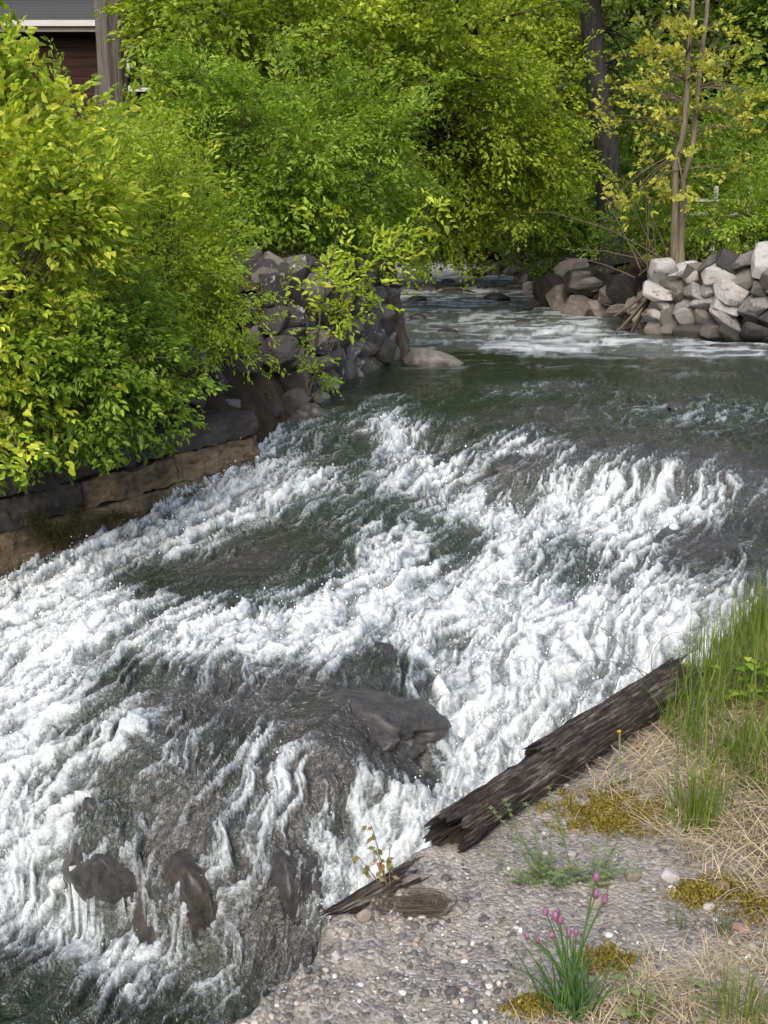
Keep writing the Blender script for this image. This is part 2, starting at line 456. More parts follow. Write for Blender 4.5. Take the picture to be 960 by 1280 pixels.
Xw, Yw, nrw, ncw = fan(2.1, 10., .0027, -.52, .50, 860)
Xf, Yf, nrf, _ = fan(10.04, 64., .0105, -.52, .50, 860)
Xw = np.concatenate([Xw, Xf]).astype(np.float32); Yw = np.concatenate([Yw, Yf]).astype(np.float32)
nrw += nrf
Zb = level(Xw, Yw)
DOMES = [(P(243, 1150, -.86), .20, .17, -.585, 0.), (P(150, 1090, -.78), .19, .20, -.475, .2), (P(350, 1145, -.84), .21, .19, -.575, -.4), (P(430, 905, -.42), .50, .30, -.245, -.45), (P(478, 838, -.33), .12, .10, -.205, .4), (P(655, 592, .08), .36, .20, .235, .25), (P(885, 690, -.10), .36, .26, .075, .5)]
for (c_, ra, rb, top, an) in DOMES:
    dx, dy = Xw - np.float32(c_[0]), Yw - np.float32(c_[1]); ca, sa = math.cos(an), math.sin(an)
    u_, v_ = (dx * ca + dy * sa) / ra, (-dx * sa + dy * ca) / rb
    wob = 1 + .22 * fbm(Xw * 5 + top * 9, Yw * 5, 1, 3)
    q_ = np.clip(1 - (u_ * u_ + v_ * v_) * wob, 0, 1)
    dome = (top - .34) + .34 * q_ ** .42 + .02 * fbm(Xw * 9, Yw * 9, 2, 3)
    k_ = .05; hh = np.clip(.5 + .5 * (dome - Zb) / k_, 0, 1)
    Zb = np.where(q_ > 0, Zb + (dome - Zb) * hh + k_ * hh * (1 - hh), Zb)
e = .05
Zl = level(Xw, Yw)
gx = (level(Xw + e, Yw) - Zl) / e
gy = (level(Xw, Yw + e) - Zl) / e
gx = gx + .5 * np.clip(np.gradient(Zb - Zl, axis=1) / (np.gradient(Xw, axis=1) + 1e-6), -2, 2)
# smooth foam cover map
D = np.zeros_like(Zb); Wt = np.full_like(Zb, 1e-6)
hs = (.060 + .045 * (np.maximum(Yw, 2.) - 2.5) * .5) ** 2
hs = np.where(Yw > 10, (.02 * Yw * 1.3) ** 2 + .1, hs)
for (a, b, v, w) in fp:
    k = np.exp(-((Xw - a) ** 2 + ((Yw - b) * .55) ** 2) / hs * 1.0) * w
    D += k * v; Wt += k
D = (D + .25 * 1e-6) / Wt
# flow direction
mx, my = -.45, -1.0
vx = mx - .8 * gx; vy = my - .8 * gy
vy = np.minimum(vy, -.15)
far = sstep(9, 12, Yw); vx = vx * (1 - far) + .05 * far
vl = np.hypot(vx, vy) + 1e-6; vx /= vl; vy /= vl
# streaks: noise smeared down the flow, in coordinates that follow the slope
Ya = Yw + 1.25 * Zb
wx = Xw + .09 * fbm(Xw * 2.2, Ya * 2.2, 2, 3); wy = Ya + .09 * fbm(Xw * 2.2 + 9, Ya * 2.2, 1, 3)
def lic(f, L, n, k):
    o = np.zeros_like(Zb)
    for j in range(-n, n + 1):
        o += math.cos(j / (n + 1) * math.pi / 2) * N2((wx + vx * j * L / n) * f, (wy + vy * j * L / n) * f, k)
    return o / o.std()
S5, S2, S, S6 = lic(7, .50, 9, 1), lic(16, .32, 11, 3), lic(38, .17, 13, 0), lic(80, .09, 13, 2)
qx = Xw + .045 * fbm(Xw * 6, Ya * 6, 0, 3); qy = Ya + .045 * fbm(Xw * 6 + 3, Ya * 6, 3, 3)
R1 = 1 - np.abs(N2(qx * 9, qy * 9, 1)) * 2.2
R2 = 1 - np.abs(N2(qx * 21, qy * 21, 2)) * 2.2
R3 = 1 - np.abs(N2(qx * 47, qy * 47, 0)) * 2.2
lace = R1 * .6 + R2 * .8 + R3 * .6
lace = (lace - lace.mean()) / lace.std()
big = fbm(Xw * 2.6, Ya * 2.6, 3, 3)
fine = N2(Xw * 95, Ya * 95, 2)
frac = fbm(qx * 8, qy * 8, 1, 5, .68)
frac /= frac.std()
farz = sstep(9.2, 12.5, Yw)
pfar = fbm(Xw * 1.0 + .6 * fbm(Xw, Yw, 1, 2), Yw * 2.0, 2, 5, .75)
pfar /= pfar.std()
pat = (S5 * .55 + S2 * .75 + S * .72 + S6 * .50 + lace * .30 + frac * .36 + big * .30) / 1.4 * (1 - farz) + pfar * farz
pat = rank01(pat)
Dn = np.clip(D, 0, 1)
Dn = .25 * Dn + .75 * sstep(.12, .92, Dn)
Dg = Dn * .98
xf = Dg + (pat - .5) * (.95 - .22 * sstep(.6, 1., Dg)) - .5 + .14 * farz
foam = sstep(-.12, .40, xf)
# relief
b1 = np.abs(N2(qx * 5, qy * 5, 3)); b2 = np.abs(N2(qx * 11, qy * 11, 0)); b3 = np.abs(N2(qx * 25, qy * 25, 1)); b4 = np.abs(N2(qx * 55, qy * 55, 2))
churn = sstep(.25, .85, Dn)
calm = 1 - churn
Z = Zb + churn * (.050 * (b1 - .25) + .018 * (b2 - .25) + .006 * (.3 - b3) + .014 * S5 + .010 * S2 + .0045 * S + .0018 * S6) * (1 - .9 * farz)
Z += foam * (.006 + .003 * R2 + .003 * R3 + .0015 * fine) * (1 - .8 * farz)
Z += calm * (.0050 * S + .010 * S2 + .006 * S5 + .0030 * S6 + .004 * (R3 - .3)) * (1 - farz) * (.45 + .55 * sstep(.02, .25, Dn))
Z += farz * (.055 * fbm(Xw * .9, Yw * 1.6, 2, 2) * (.3 + Dn) + .014 * fbm(Xw * 2.6, Yw * 3., 1, 2))
# splash crests
sp = np.clip(pat - .90, 0, 1) * 10 * churn
Z += sp * .028 * np.clip(N2(Xw * 14, Yw * 14, 1) + .3, 0, 1) * (1 - farz)
Xo = Xw + (vx * sp * .02 + foam * .012 * N2(qx * 18, qy * 18, 2)) * (1 - farz)
Yo = Yw + (vy * sp * .02 + foam * .012 * N2(qx * 18, qy * 18, 3)) * (1 - farz)
# thin clear sheets through which the brown ledge rock shows
shallow = np.zeros_like(Zb)
for (a, b, s) in [(430,900,.5),(300,860,.4),(500,950,.3),(380,960,.35),(200,900,.35),(230,1040,.3),(350,1130,.3),(760,550,.55),(880,570,.5),(660,575,.35),(940,600,.5),(880,680,.4),(300,700,.4),(700,520,.5),(350,1060,.3)]:
    q = on_water(a, b)
    shallow = np.maximum(shallow, np.exp(-((Xw - q[0]) ** 2 + (Yw - q[1]) ** 2) / (s * s)))
tz = terrain(Xw[::4, ::4], Yw[::4, ::4])
hid = np.zeros(Zb.shape, bool)
hid[::4, ::4] = tz > Zb[::4, ::4] + .45
hid = np.repeat(np.repeat(hid[::4, ::4], 4, 0), 4, 1)[:Zb.shape[0], :Zb.shape[1]]
wf = grid_faces(nrw, ncw)
keep = ~(hid[:-1, :-1] & hid[1:, 1:]).ravel()
wf = wf[keep]
wv = np.stack([Xo, Yo, Z], -1).reshape(-1, 3)
used = np.zeros(len(wv), bool); used[wf.ravel()] = True
remap = np.cumsum(used) - 1
m = Mat('river_water')
m.p.inputs['IOR'].default_value = 1.33
deep = (.018, .026, .013); thin = (.062, .056, .048)
m.color(m.mix(m.attr('shallow'), m.mix(m.attr('aer_sky'), deep, (.085, .10, .092)), m.mix(m.noise(22, 6, .7, True), (.020, .019, .018), (.072, .068, .061))))  # pale tint: aerated water, plus sky reflection painted into the far riffles
m.rough(.05); m.spec(.9)
m.bump(m.math('ADD', m.noise(26, 3, .55, True, dist=1.5), m.math('MULTIPLY', m.noise(6, 2, .5, True, dist=.6, stretch=(.7, 1.3, 1)), 2.2)), .75, .03)
fo = m.node('ShaderNodeBsdfPrincipled')
fo.inputs['Roughness'].default_value = .5
fo.inputs['Specular IOR Level'].default_value = .3
n1 = m.noise(34, 9, .74, True, dist=1.4)
n2 = m.math('ABSOLUTE', m.math('SUBTRACT', m.noise(24, 5, .6, True, dist=1.6), .5))
xx = m.math('ADD', m.attr('xf'), m.math('MULTIPLY', m.math('MULTIPLY', m.math('SUBTRACT', n1, .5), 1.15), m.attr('near')))
fil = m.ramp(n2, [(.0, (1, 1, 1)), (.035, (0, 0, 0))])
xx = m.math('ADD', xx, m.math('MULTIPLY', m.math('MULTIPLY', fil, .24), m.attr('near')))
m.link(m.ramp(xx, [(.0, (.25, .28, .29)), (.2, (.21, .24, .25)), (.42, (.29, .322, .335)), (.66, (.45, .485, .50)), (.95, (.67, .695, .705))]), fo.inputs['Base Color'])
m.bump(m.math('ADD', m.noise(60, 6, .7, True), m.math('MULTIPLY', n1, 1.5)), .35, .012, fo)
mx_ = m.node('ShaderNodeMixShader')
l1 = m.math('ABSOLUTE', m.math('SUBTRACT', m.noise(8.5, 4, .62, True, dist=2.2), .5))
l2 = m.math('ABSOLUTE', m.math('SUBTRACT', m.noise(19, 4, .6, True, dist=1.8), .5))
lc = m.math('MAXIMUM', m.ramp(l1, [(.0, (1, 1, 1)), (.022, (0, 0, 0))]), m.math('MULTIPLY', m.ramp(l2, [(.0, (1, 1, 1)), (.028, (0, 0, 0))]), .8))
gate = m.math('MULTIPLY', m.ramp(m.noise(5, 3, .6, True), [(.40, (0, 0, 0)), (.60, (1, 1, 1))]), m.ramp(n1, [(.35, (.15, .15, .15)), (.62, (1, 1, 1))]))
lc = m.math('MULTIPLY', m.math('MULTIPLY', lc, gate), m.attr('lace'))
m.link(m.math('MAXIMUM', m.ramp(xx, [(.0, (0, 0, 0)), (.40, (1, 1, 1))]), lc), mx_.inputs[0])
m.link(m.p.outputs[0], mx_.inputs[1]); m.link(fo.outputs[0], mx_.inputs[2])
m.link(mx_.outputs[0], m.o.inputs['Surface'])
M['water'] = m.m
water = obj('river', mesh_np('river', wv[used], remap[wf], M['water'], {'xf': xf.ravel()[used], 'aer_sky': (sstep(.15, .9, Dn) * .55 * (1 - farz) + farz * sstep(.02, .35, Dn)).ravel()[used], 'lace': (sstep(.015, .16, Dn) * (1 - farz)).ravel()[used] * .42, 'near': (1 - .5 * farz).ravel()[used], 'shallow': shallow.ravel()[used]}))
tag(water, kind='structure')

# flying drops thrown up where the water breaks
cand = np.flatnonzero((Dn.ravel() > .62) & (Yw.ravel() < 9.3) & used)
prob = (Dn.ravel()[cand] - .5) * (.4 + sp.ravel()[cand]) * (1 + .4 * Yw.ravel()[cand])
pick = RNG.choice(cand, 3200, p=prob / prob.sum())
base = wv[pick]
nd = len(pick)
hgt = RNG.exponential(.028, nd) + .004
rad = RNG.uniform(.0010, .0034, nd) * (1 + .5 * RNG.random(nd)) * (.5 + .10 * base[:, 1])
octv = np.array([(1, 0, 0), (-1, 0, 0), (0, 1, 0), (0, -1, 0), (0, 0, 1), (0, 0, -1)], float)
octf = np.array([(0, 2, 4), (2, 1, 4), (1, 3, 4), (3, 0, 4), (2, 0, 5), (1, 2, 5), (3, 1, 5), (0, 3, 5)])
st = np.stack([RNG.uniform(.6, 1.6, nd), RNG.uniform(.6, 1.6, nd), RNG.uniform(.7, 2.2, nd)], -1)
ctr = base + np.stack([RNG.normal(0, .012, nd), RNG.normal(0, .012, nd), hgt], -1)
dv = ctr[:, None] + octv[None] * (rad[:, None] * st)[:, None]
df = (octf[None] + 6 * np.arange(nd)[:, None, None]).reshape(-1, 3)
m = Mat('spray'); m.color((.86, .89, .90)); m.rough(.25); m.spec(.5)
spray = obj('spray', mesh_np('spray', dv.reshape(-1, 3), df, m.m))
tag(spray, 'white drops of spray flying above the breaking rapids', 'spray', kind='stuff')
print('water verts', used.sum(), 'faces', len(wf))

# ------------------------------------------------------------------ rock shapes
def ico(sub):
    bm = bmesh.new(); bmesh.ops.create_icosphere(bm, subdivisions=sub, radius=1.0)
    bm.verts.ensure_lookup_table()
    v = np.array([x.co[:] for x in bm.verts]); f = np.array([[q.index for q in t.verts] for t in bm.faces]); bm.free()
    return v, f
ICO = {k: ico(k) for k in (1, 2, 3, 4, 5)}
def rock_verts(seed, sub=4, cuts=9, rough=.12, flat=(.62, .95)):
    g = np.random.default_rng(seed)
    v, f = ICO[sub]; v = v.copy()
    for _ in range(cuts):
        n = g.normal(size=3); n /= np.linalg.norm(n); d = g.uniform(*flat)
        h = v @ n - d
        v = v - np.clip(h, 0, None)[:, None] * n * .93
    nn = v / (np.linalg.norm(v, axis=1)[:, None] + 1e-9)
    o = g.random(3) * 50
    v = v + nn * (rough * N3(v + o, 1.3, 0) + rough * .5 * N3(v + o, 3.1, 1) + rough * .28 * N3(v + o, 7., 2) + rough * .13 * N3(v + o, 17., 3))[:, None]
    return v, f
_stone_cache = {}
def stone_mesh(i, mat, kind='stone', sub=2):
    key = (i, mat.name, kind)
    if key not in _stone_cache:
        g = np.random.default_rng(500 + i)
        bm = bmesh.new()
        p = g.normal(size=(22, 3)); p /= np.abs(p).max(1)[:, None] ** .75 * np.linalg.norm(p, axis=1)[:, None] ** .25
        for q in p * g.uniform(.82, 1.02, (22, 1)): bm.verts.new(q)
        r_ = bmesh.ops.convex_hull(bm, input=bm.verts)
        bmesh.ops.delete(bm, geom=[q for q in bm.verts if not q.link_faces], context='VERTS')
        bmesh.ops.bevel(bm, geom=list(bm.edges), offset=.05, segments=1, affect='EDGES')
        bmesh.ops.triangulate(bm, faces=bm.faces)
        me = bpy.data.meshes.new(kind); bm.to_mesh(me); bm.free(); me.materials.append(mat)
        _stone_cache[key] = me
    return _stone_cache[key]
def set_trs(o, loc, rot, scale):
    o.location = [float(q) for q in loc]; o.rotation_euler = [float(q) for q in rot]; o.scale = [float(q) for q in scale]

def boulder(name, label, loc, size, rot, mat, seed, sub=4, cuts=9, rough=.12, group=None, cat='boulder', flat=(.62, .95)):
    v, f = rock_verts(seed, sub, cuts, rough, flat)
    o = obj(name, mesh_np(name, v, f, mat))
    set_trs(o, loc, rot, size)
    return tag(o, label, cat, group)

def angular_rock(name, label, loc, size, rot, mat, seed, group=None, cat='boulder'):
    g = np.random.default_rng(seed); bm = bmesh.new()
    p = g.normal(size=(20, 3)); p /= np.abs(p).max(1)[:, None] ** .6 * np.linalg.norm(p, axis=1)[:, None] ** .4
    for q in p * g.uniform(.78, 1.05, (20, 1)): bm.verts.new(q)
    bmesh.ops.convex_hull(bm, input=bm.verts)
    bmesh.ops.delete(bm, geom=[q for q in bm.verts if not q.link_faces], context='VERTS')
    bmesh.ops.bevel(bm, geom=list(bm.edges), offset=.06, segments=1, affect='EDGES')
    bmesh.ops.triangulate(bm, faces=bm.faces)
    bmesh.ops.subdivide_edges(bm, edges=list(bm.edges), cuts=2, use_grid_fill=True)
    bmesh.ops.triangulate(bm, faces=bm.faces)
    bm.verts.ensure_lookup_table()
    v = np.array([x.co[:] for x in bm.verts]); f = np.array([[q.index for q in t.verts] for t in bm.faces]); bm.free()
    o_ = g.random(3) * 40; nn = v / np.linalg.norm(v, axis=1)[:, None]
    v = v + nn * (.06 * N3(v + o_, 2.1, 0) + .05 * N3(v + o_, 5.3, 1) + .03 * N3(v + o_, 11, 2))[:, None]
    o = obj(name, mesh_np(name, v, f, mat, smooth=False)); set_trs(o, loc, rot, size)
    return tag(o, label, cat, group)
def on_ground(px, py):
    r = ray(px, py); d = np.geomspace(5, 70, 1500); z = CAMH + r[2] / r[1] * d; x = r[0] / r[1] * d
    k = np.argmax(z < np.maximum(terrain(x, d), level(x, d))); return np.array([x[k], d[k], z[k]])
# ---- boulders standing in the cascade
casc = [
 ('big slab-like wet grey boulder under a thin sheet of water, mid cascade', (412, 908, -.42), (.47, .32, .182), (0, 0, -.45), 'wet_rock', 11, 5),
 ('low dark wet boulder at the foot of the cascade with a hollow brown face', (150, 1078, -.76), (.215, .235, .325), (R(6), R(-6), .2), 'wet_rock', 24, 5),
 ('rounded brown wet boulder with water curtain, nearest the lower pool', (243, 1152, -.87), (.215, .195, .300), (0, R(4), R(-10)), 'wet_brown', 31, 5),
 ('dark wet boulder beside the gravel bank edge under thin falling water', (350, 1148, -.86), (.215, .20, .278), (R(5), R(6), -.4), 'wet_rock', 37, 5),
 ('small dark knob of rock poking out right of the white crest', (478, 840, -.33), (.125, .105, .125), (0, 0, .4), 'wet_rock', 41, 4),
 ('dark wet ledge rock under the white streak below the upper pool', (655, 594, .08), (.36, .21, .14), (0, 0, .25), 'wet_rock', 43, 5),
 ('dark wet rock at the right end of the ledge curtain', (915, 588, .12), (.34, .26, .13), (0, R(8), R(-15)), 'wet_rock', 47, 5),
 ('dark rock slope with foam flecks right of the main chute', (885, 692, -.10), (.37, .27, .165), (0, 0, .5), 'wet_rock', 53, 5),
 ('dark wet rock at the foot of the left bank beside the tongue', (385, 545, .08), (.28, .32, .24), (0, 0, R(40)), 'wet_brown', 59, 5),
 ('narrow dark wet rock splitting the flow right of the left bank', (440, 560, .04), (.12, .28, .14), (0, R(10), R(-28)), 'wet_rock', 61, 4),
]
for (lab, pz, size, rot, mt, seed, sub) in casc:
    boulder('boulder', lab, P(*pz), size, rot, M[mt], seed, sub, 10, .22, flat=(.66, .94))

# ------------------------------------------------------------------ left bank: old block wall at the water
def block_verts(L, H, T, n=(56, 22, 5), amp=.012, seed=0):
    """a weathered block, front face towards -Y, ends ragged"""
    bm = bmesh.new()
    bmesh.ops.create_grid(bm, x_segments=1, y_segments=1, size=.5); bm.free()
    vs, fs, base = [], [], 0
    def face(o, u, v, nu, nv):
        nonlocal base
        a = np.linspace(0, 1, nu); b = np.linspace(0, 1, nv)
        g = np.array(o)[None, None] + a[None, :, None] * np.array(u)[None, None] + b[:, None, None] * np.array(v)[None, None]
        vs.append(g.reshape(-1, 3)); fs.append(grid_faces(nv, nu) + base); base += nu * nv
    nx, nz, ny = n
    face((0, 0, 0), (L, 0, 0), (0, 0, H), nx, nz)
    face((0, 0, H), (L, 0, 0), (0, T, 0), nx, ny)
    face((L, 0, 0), (0, T, 0), (0, 0, H), ny, nz)
    face((0, T, 0), (0, -T, 0), (0, 0, H), ny, nz)
    v = np.concatenate(vs); f = np.concatenate(fs)
    p = v + seed * 3.7
    d = np.stack([N3(p, 6, 0), N3(p, 6, 1), N3(p, 6, 2)], -1) + .5 * np.stack([N3(p, 19, 1), N3(p, 19, 2), N3(p, 19, 0)], -1)
    d = d + .9 * np.stack([0 * v[:, 0], np.abs(N3(p * np.array([.6, 1, 2.2]), 4, 2)) + .5 * np.abs(N3(p, 33, 1)), 0 * v[:, 0]], -1)
    return v + d * amp, f
m = Mat('block_concrete')
f1 = m.noise(3.2, 8, .7, True); f2 = m.noise(12, 7, .7, True, stretch=(1, 1, 3))
c = m.ramp(f1, [(.34, (.05, .038, .026)), (.47, (.17, .122, .072)), (.62, (.30, .215, .125)), (.8, (.15, .115, .08))])
c = m.mix(.7, c, m.ramp(f2, [(.34, (.16, .15, .14)), (.56, (1, 1, 1))]), 'MULTIPLY')
c = m.mix(m.ramp(m.noise(4.5, 6, .7, True, dist=.5), [(.56, (0, 0, 0)), (.66, (1, 1, 1))]), c, (.032, .030, .018))
m.color(c); m.rough(.75); m.bump(m.math('ADD', f2, m.noise(45, 6, .7, True)), .9, .02)
M['block'] = m.m
m = Mat('dark_block_concrete')
f1 = m.noise(5, 8, .7, True); f2 = m.noise(25, 6, .7, True)
c = m.ramp(f1, [(.35, (.018, .016, .014)), (.6, (.062, .052, .044)), (.75, (.12, .10, .08))])
m.color(m.mix(.5, c, m.ramp(f2, [(.3, (.3, .3, .3)), (.65, (1, 1, 1))]), 'MULTIPLY')); m.rough(.8); m.bump(f2, .9, .02)
M['block_dark'] = m.m
W0 = np.array([-3.05, 5.42]); W1 = np.array([-.86, 8.17])
wlen = np.linalg.norm(W1 - W0); wd = (W1 - W0) / wlen; wang = math.atan2(wd[1], wd[0])
wall = thing('block_wall', 'low brown and black weathered block wall along the left water edge', 'wall', (*W0, -.6))
def wall_block(s0, s1, z0, z1, back, mat, seed, amp, tilt=0.):
    v, f = block_verts(s1 - s0, z1 - z0, .34, seed=seed, amp=amp)
    o = obj('block', mesh_np('block', v, f, mat), wall)
    q = W0 + wd * s0 + np.array([-wd[1], wd[0]]) * back
    o.location = (q[0] - W0[0], q[1] - W0[1], z0 + .6); o.rotation_euler = (R(-4), tilt, wang)
    return o
for i, (a, b) in enumerate([(-.4, .62), (.635, 1.62), (1.64, 2.50), (2.515, 3.50)]):
    t = (a + b) / 2 / wlen
    wall_block(a, b, -.72, -.17 + .19 * t, .0, M['block'], 3 + i, .024, R(-3))
for i, (a, b) in enumerate([(-.3, .9), (.915, 1.85), (1.865, 2.62), (2.64, 3.46)]):
    t = (a + b) / 2 / wlen
    wall_block(a, b, -.16 + .19 * t, .02 + .20 * t, .025 + .02 * (i % 2), M['block'] if i in (2, 3) else M['block_dark'], 13 + i, .026, R(-3))
for i, (a, b) in enumerate([(-.3, 1.2), (1.22, 2.3), (2.32, 3.44)]):
    t = (a + b) / 2 / wlen
    wall_block(a, b, .03 + .20 * t, .19 + .20 * t, .06, M['block_dark'], 23 + i, .028, R(-3))

# moss mats: many tiny leaflets over a low cushion
def tufts(pts, nrm, n_each, size, spread, seed, up=.6):
    """blades (one quad each) around points"""
    g = np.random.default_rng(seed)
    pts = np.repeat(np.asarray(pts), n_each, 0); k = len(pts)
    pts = pts + g.normal(size=(k, 3)) * spread
    d = g.normal(size=(k, 3)) * .6 + np.asarray(nrm) * up; d /= np.linalg.norm(d, axis=1)[:, None]
    s = np.cross(d, g.normal(size=(k, 3))); s /= np.linalg.norm(s, axis=1)[:, None]
    L = size * g.uniform(.5, 1.3, k)[:, None]
    v = np.stack([pts, pts + d * L * .5 + s * L * .28, pts + d * L, pts + d * L * .5 - s * L * .28], 1)
    f = np.arange(k * 4).reshape(k, 4)
    return v.reshape(-1, 3), f, np.repeat(np.clip(g.normal(.5, .25, k), 0, 1), 4)
gm = np.random.default_rng(5)
mp = []
nrm_w = np.array([wd[1], -wd[0], .1])
for (s0, z0, rs, rz, n) in [(1.62, -.14, .20, .10, 260), (1.45, -.05, .10, .10, 150), (1.0, -.28, .10, .14, 180), (2.0, -.12, .25, .05, 160), (.5, -.42, .4, .06, 160), (3.3, .02, .1, .1, 90), (2.8, -.06, .35, .03, 90), (1.75, -.02, .08, .08, 80)]:
    a = gm.normal(size=(n, 2)) * .5
    ss = s0 + a[:, 0] * rs; zz = z0 + a[:, 1] * rz
    q = W0[None] + wd[None] * ss[:, None] + nrm_w[None, :2] * .012
    mp.append(np.stack([q[:, 0], q[:, 1], zz], -1))
v, f, t = tufts(np.concatenate(mp), nrm_w, 9, .013, .008, 3, .8)
part('moss', v, f, M['moss_dark'], wall, {'tint': t}, False)

# ------------------------------------------------------------------ dry stone walls, stone by stone
def stone_wall(name, label, line, top, rows, mats, seed, size=(.30, .24), lean=.12, base_mat=None, depth=.34):
    """line: points (x, y, zbase) along the foot; top: z of the crest at those points"""
    g = np.random.default_rng(seed)
    line = np.array(line, float); top = np.array(top, float)
    root = thing(name, label, 'stone wall', line[0])
    seg = np.r_[0, np.cumsum(np.linalg.norm(np.diff(line[:, :2], axis=0), axis=1))]
    n = 0
    def at_(s):
        return np.array([np.interp(s, seg, line[:, i]) for i in range(3)]), np.interp(s, seg, top)
    for r in range(rows):
        s = g.uniform(-.1, .1)
        while s < seg[-1]:
            w = size[0] * g.uniform(.6, 1.5)
            b, tz = at_(min(s + w / 2, seg[-1])); b2, _ = at_(min(s + w / 2 + .05, seg[-1] + .05)); b1, _ = at_(s + w / 2 - .05)
            d = b2 - b1; ang = math.atan2(d[1], d[0])
            h = (tz - b[2]) / rows
            z = b[2] + h * (r + .5) + g.normal(0, .025)
            back = lean * (z - b[2]) + g.normal(0, .035)
            nx, ny = -math.sin(ang), math.cos(ang)
            sgn = 1 if root.get('side', 1) > 0 else -1
            mat = base_mat if (base_mat and (r == 0 or (r == 1 and g.random() < .5))) else mats[int(g.integers(len(mats)))]
            o = obj('stone', stone_mesh(int(g.integers(14)), mat), root)
            loc = np.array([b[0] + nx * back * SIDE, b[1] + ny * back * SIDE, z])
            set_trs(o, loc - line[0], (g.normal(0, .45), g.normal(0, .45), ang + g.normal(0, .5) + math.pi * g.integers(2)), (w * g.uniform(.48, .66), depth * g.uniform(.45, .75), h * g.uniform(.6, 1.05)))
            s += w * .93; n += 1
    # dark packed earth behind the stones
    vs = []
    for k in range(len(line)):
        p0, p1 = line[k], line[min(k + 1, len(line) - 1)]
        if k == len(line) - 1: p0, p1 = line[k - 1], line[k]
        d = p1 - p0; ln = math.hypot(d[0], d[1]); nx, ny = -d[1] / ln * SIDE, d[0] / ln * SIDE
        vs.append((line[k][0] + nx * .06, line[k][1] + ny * .06, line[k][2] - .3))
        vs.append((line[k][0] + nx * (.06 + lean * (top[k] - line[k][2])), line[k][1] + ny * (.06 + lean * (top[k] - line[k][2])), top[k] - .05))
        vs.append((line[k][0] + nx * .8, line[k][1] + ny * .8, top[k] - .03))
    a = np.arange(len(vs)).reshape(-1, 3)
    f = np.concatenate([np.stack([a[:-1, i], a[1:, i], a[1:, i + 1], a[:-1, i + 1]], -1) for i in (0, 1)])
    part('packed_earth', vs, f, M['earth'], root)
    return root
SIDE = 1
stone_wall('stone_wall', 'dark grey rubble stone wall with white flecks ending at a leaning timber post', [(-.86, 9.6, .15), (-.76, 10.3, .2), (-.42, 11.5, .24), (.12, 13.4, .26)], [1.30, 1.50, 1.48, 1.30], 6, [M['wall_grey'], M['wall_base']], 21, (.20, .2), .16)
SIDE = -1
stone_wall('stone_wall', 'pale grey and white stacked boulder wall at the right water edge', [(6.8, 14.2, .36), (5.5, 14.6, .38), (4.55, 15.2, .40), (4.0, 16.2, .42)], [1.56, 1.58, 1.52, 1.30], 6, [M['wall_white'], M['wall_white'], M['wall_base']], 33, (.34, .3), .14, M['wall_base'], .45)

# leaning timber at the end of the left wall
g_ = Geo(); q0, q1 = P(507, 462, .22), PD(486, 335, 13.5)
tl = np.linspace(0, 1, 12)[:, None]
pp = q0 + (q1 - q0) * tl; pp = pp + np.stack([.012 * np.sin(tl[:, 0] * 9), 0 * tl[:, 0], 0 * tl[:, 0]], -1)
g_.tube(pp, .085 - .01 * tl[:, 0], 10)
v, f, t = g_.out(); v = v + np.stack([N3(v, 9, 0), N3(v, 9, 1), 0 * v[:, 0]], -1) * .016
post = obj('timber_post', mesh_np('timber_post', v - q0, f, M['bark']), None, q0)
tag(post, 'leaning dark weathered timber post at the end of the rubble wall', 'post')

# ------------------------------------------------------------------ loose rubble on the left slope, below the bushes
rub = [(262,482,8.6,.20,'wall_grey','grey rock with white quartz patches above the block wall'),(330,345,10.2,.30,'wall_grey','largest grey rock at the top of the left rubble slope'),(318,385,9.9,.24,'wall_grey',None),(362,398,9.8,.22,'wall_grey',None),(398,362,10.4,.24,'wall_grey','grey rock where the rubble slope meets the stone wall'),
       (345,440,9.4,.20,'wall_base',None),(300,455,9.0,.19,'wall_base',None),(385,455,9.7,.18,'wall_base',None),(330,505,8.9,.19,'wall_base',None),(280,515,8.5,.2,'wall_base','dark rock resting directly on the end of the block wall'),(370,505,9.2,.17,'wall_base','dark rock at the foot of the leaning sapling'),
       (400,425,10.0,.2,'wall_grey',None),(300,325,10.4,.26,'wall_grey','grey rock at the top of the rubble directly under the broad green shrub'),(240,500,8.2,.16,'wall_base',None),(408,480,9.9,.13,'pale_rock','small pale stone at the pool corner below the rubble'),(402,497,9.7,.12,'wall_grey','small grey rock at the waterline beside the small pale stone'),(370,330,10.6,.25,'wall_grey',None),(270,430,9.0,.2,'wall_grey',None),(235,455,8.6,.18,'wall_grey',None)]
gq = np.random.default_rng(4)
for _ in range(22):
    px_ = gq.uniform(232, 415); py_ = gq.uniform(330, 515); rub.append((px_, py_, float(np.interp(py_, [320, 515], [10.3, 8.9])) + .25, gq.uniform(.09, .16), ['wall_grey', 'wall_grey', 'wall_base'][gq.integers(3)], None))
for i, (px, py, d, r, mt, lab) in enumerate(rub):
    r = r * .82
    g = np.random.default_rng(900 + i)
    angular_rock('rubble_rock', lab or 'angular dark grey rock lying in the rubble of the left slope', PD(px, py, d), (r * g.uniform(.9, 1.25), r * .85, r * g.uniform(.7, 1.)), tuple(g.uniform(-.5, .5, 3)), M[mt], 300 + i, None if lab else 'rubble rocks on the left slope', 'rock')

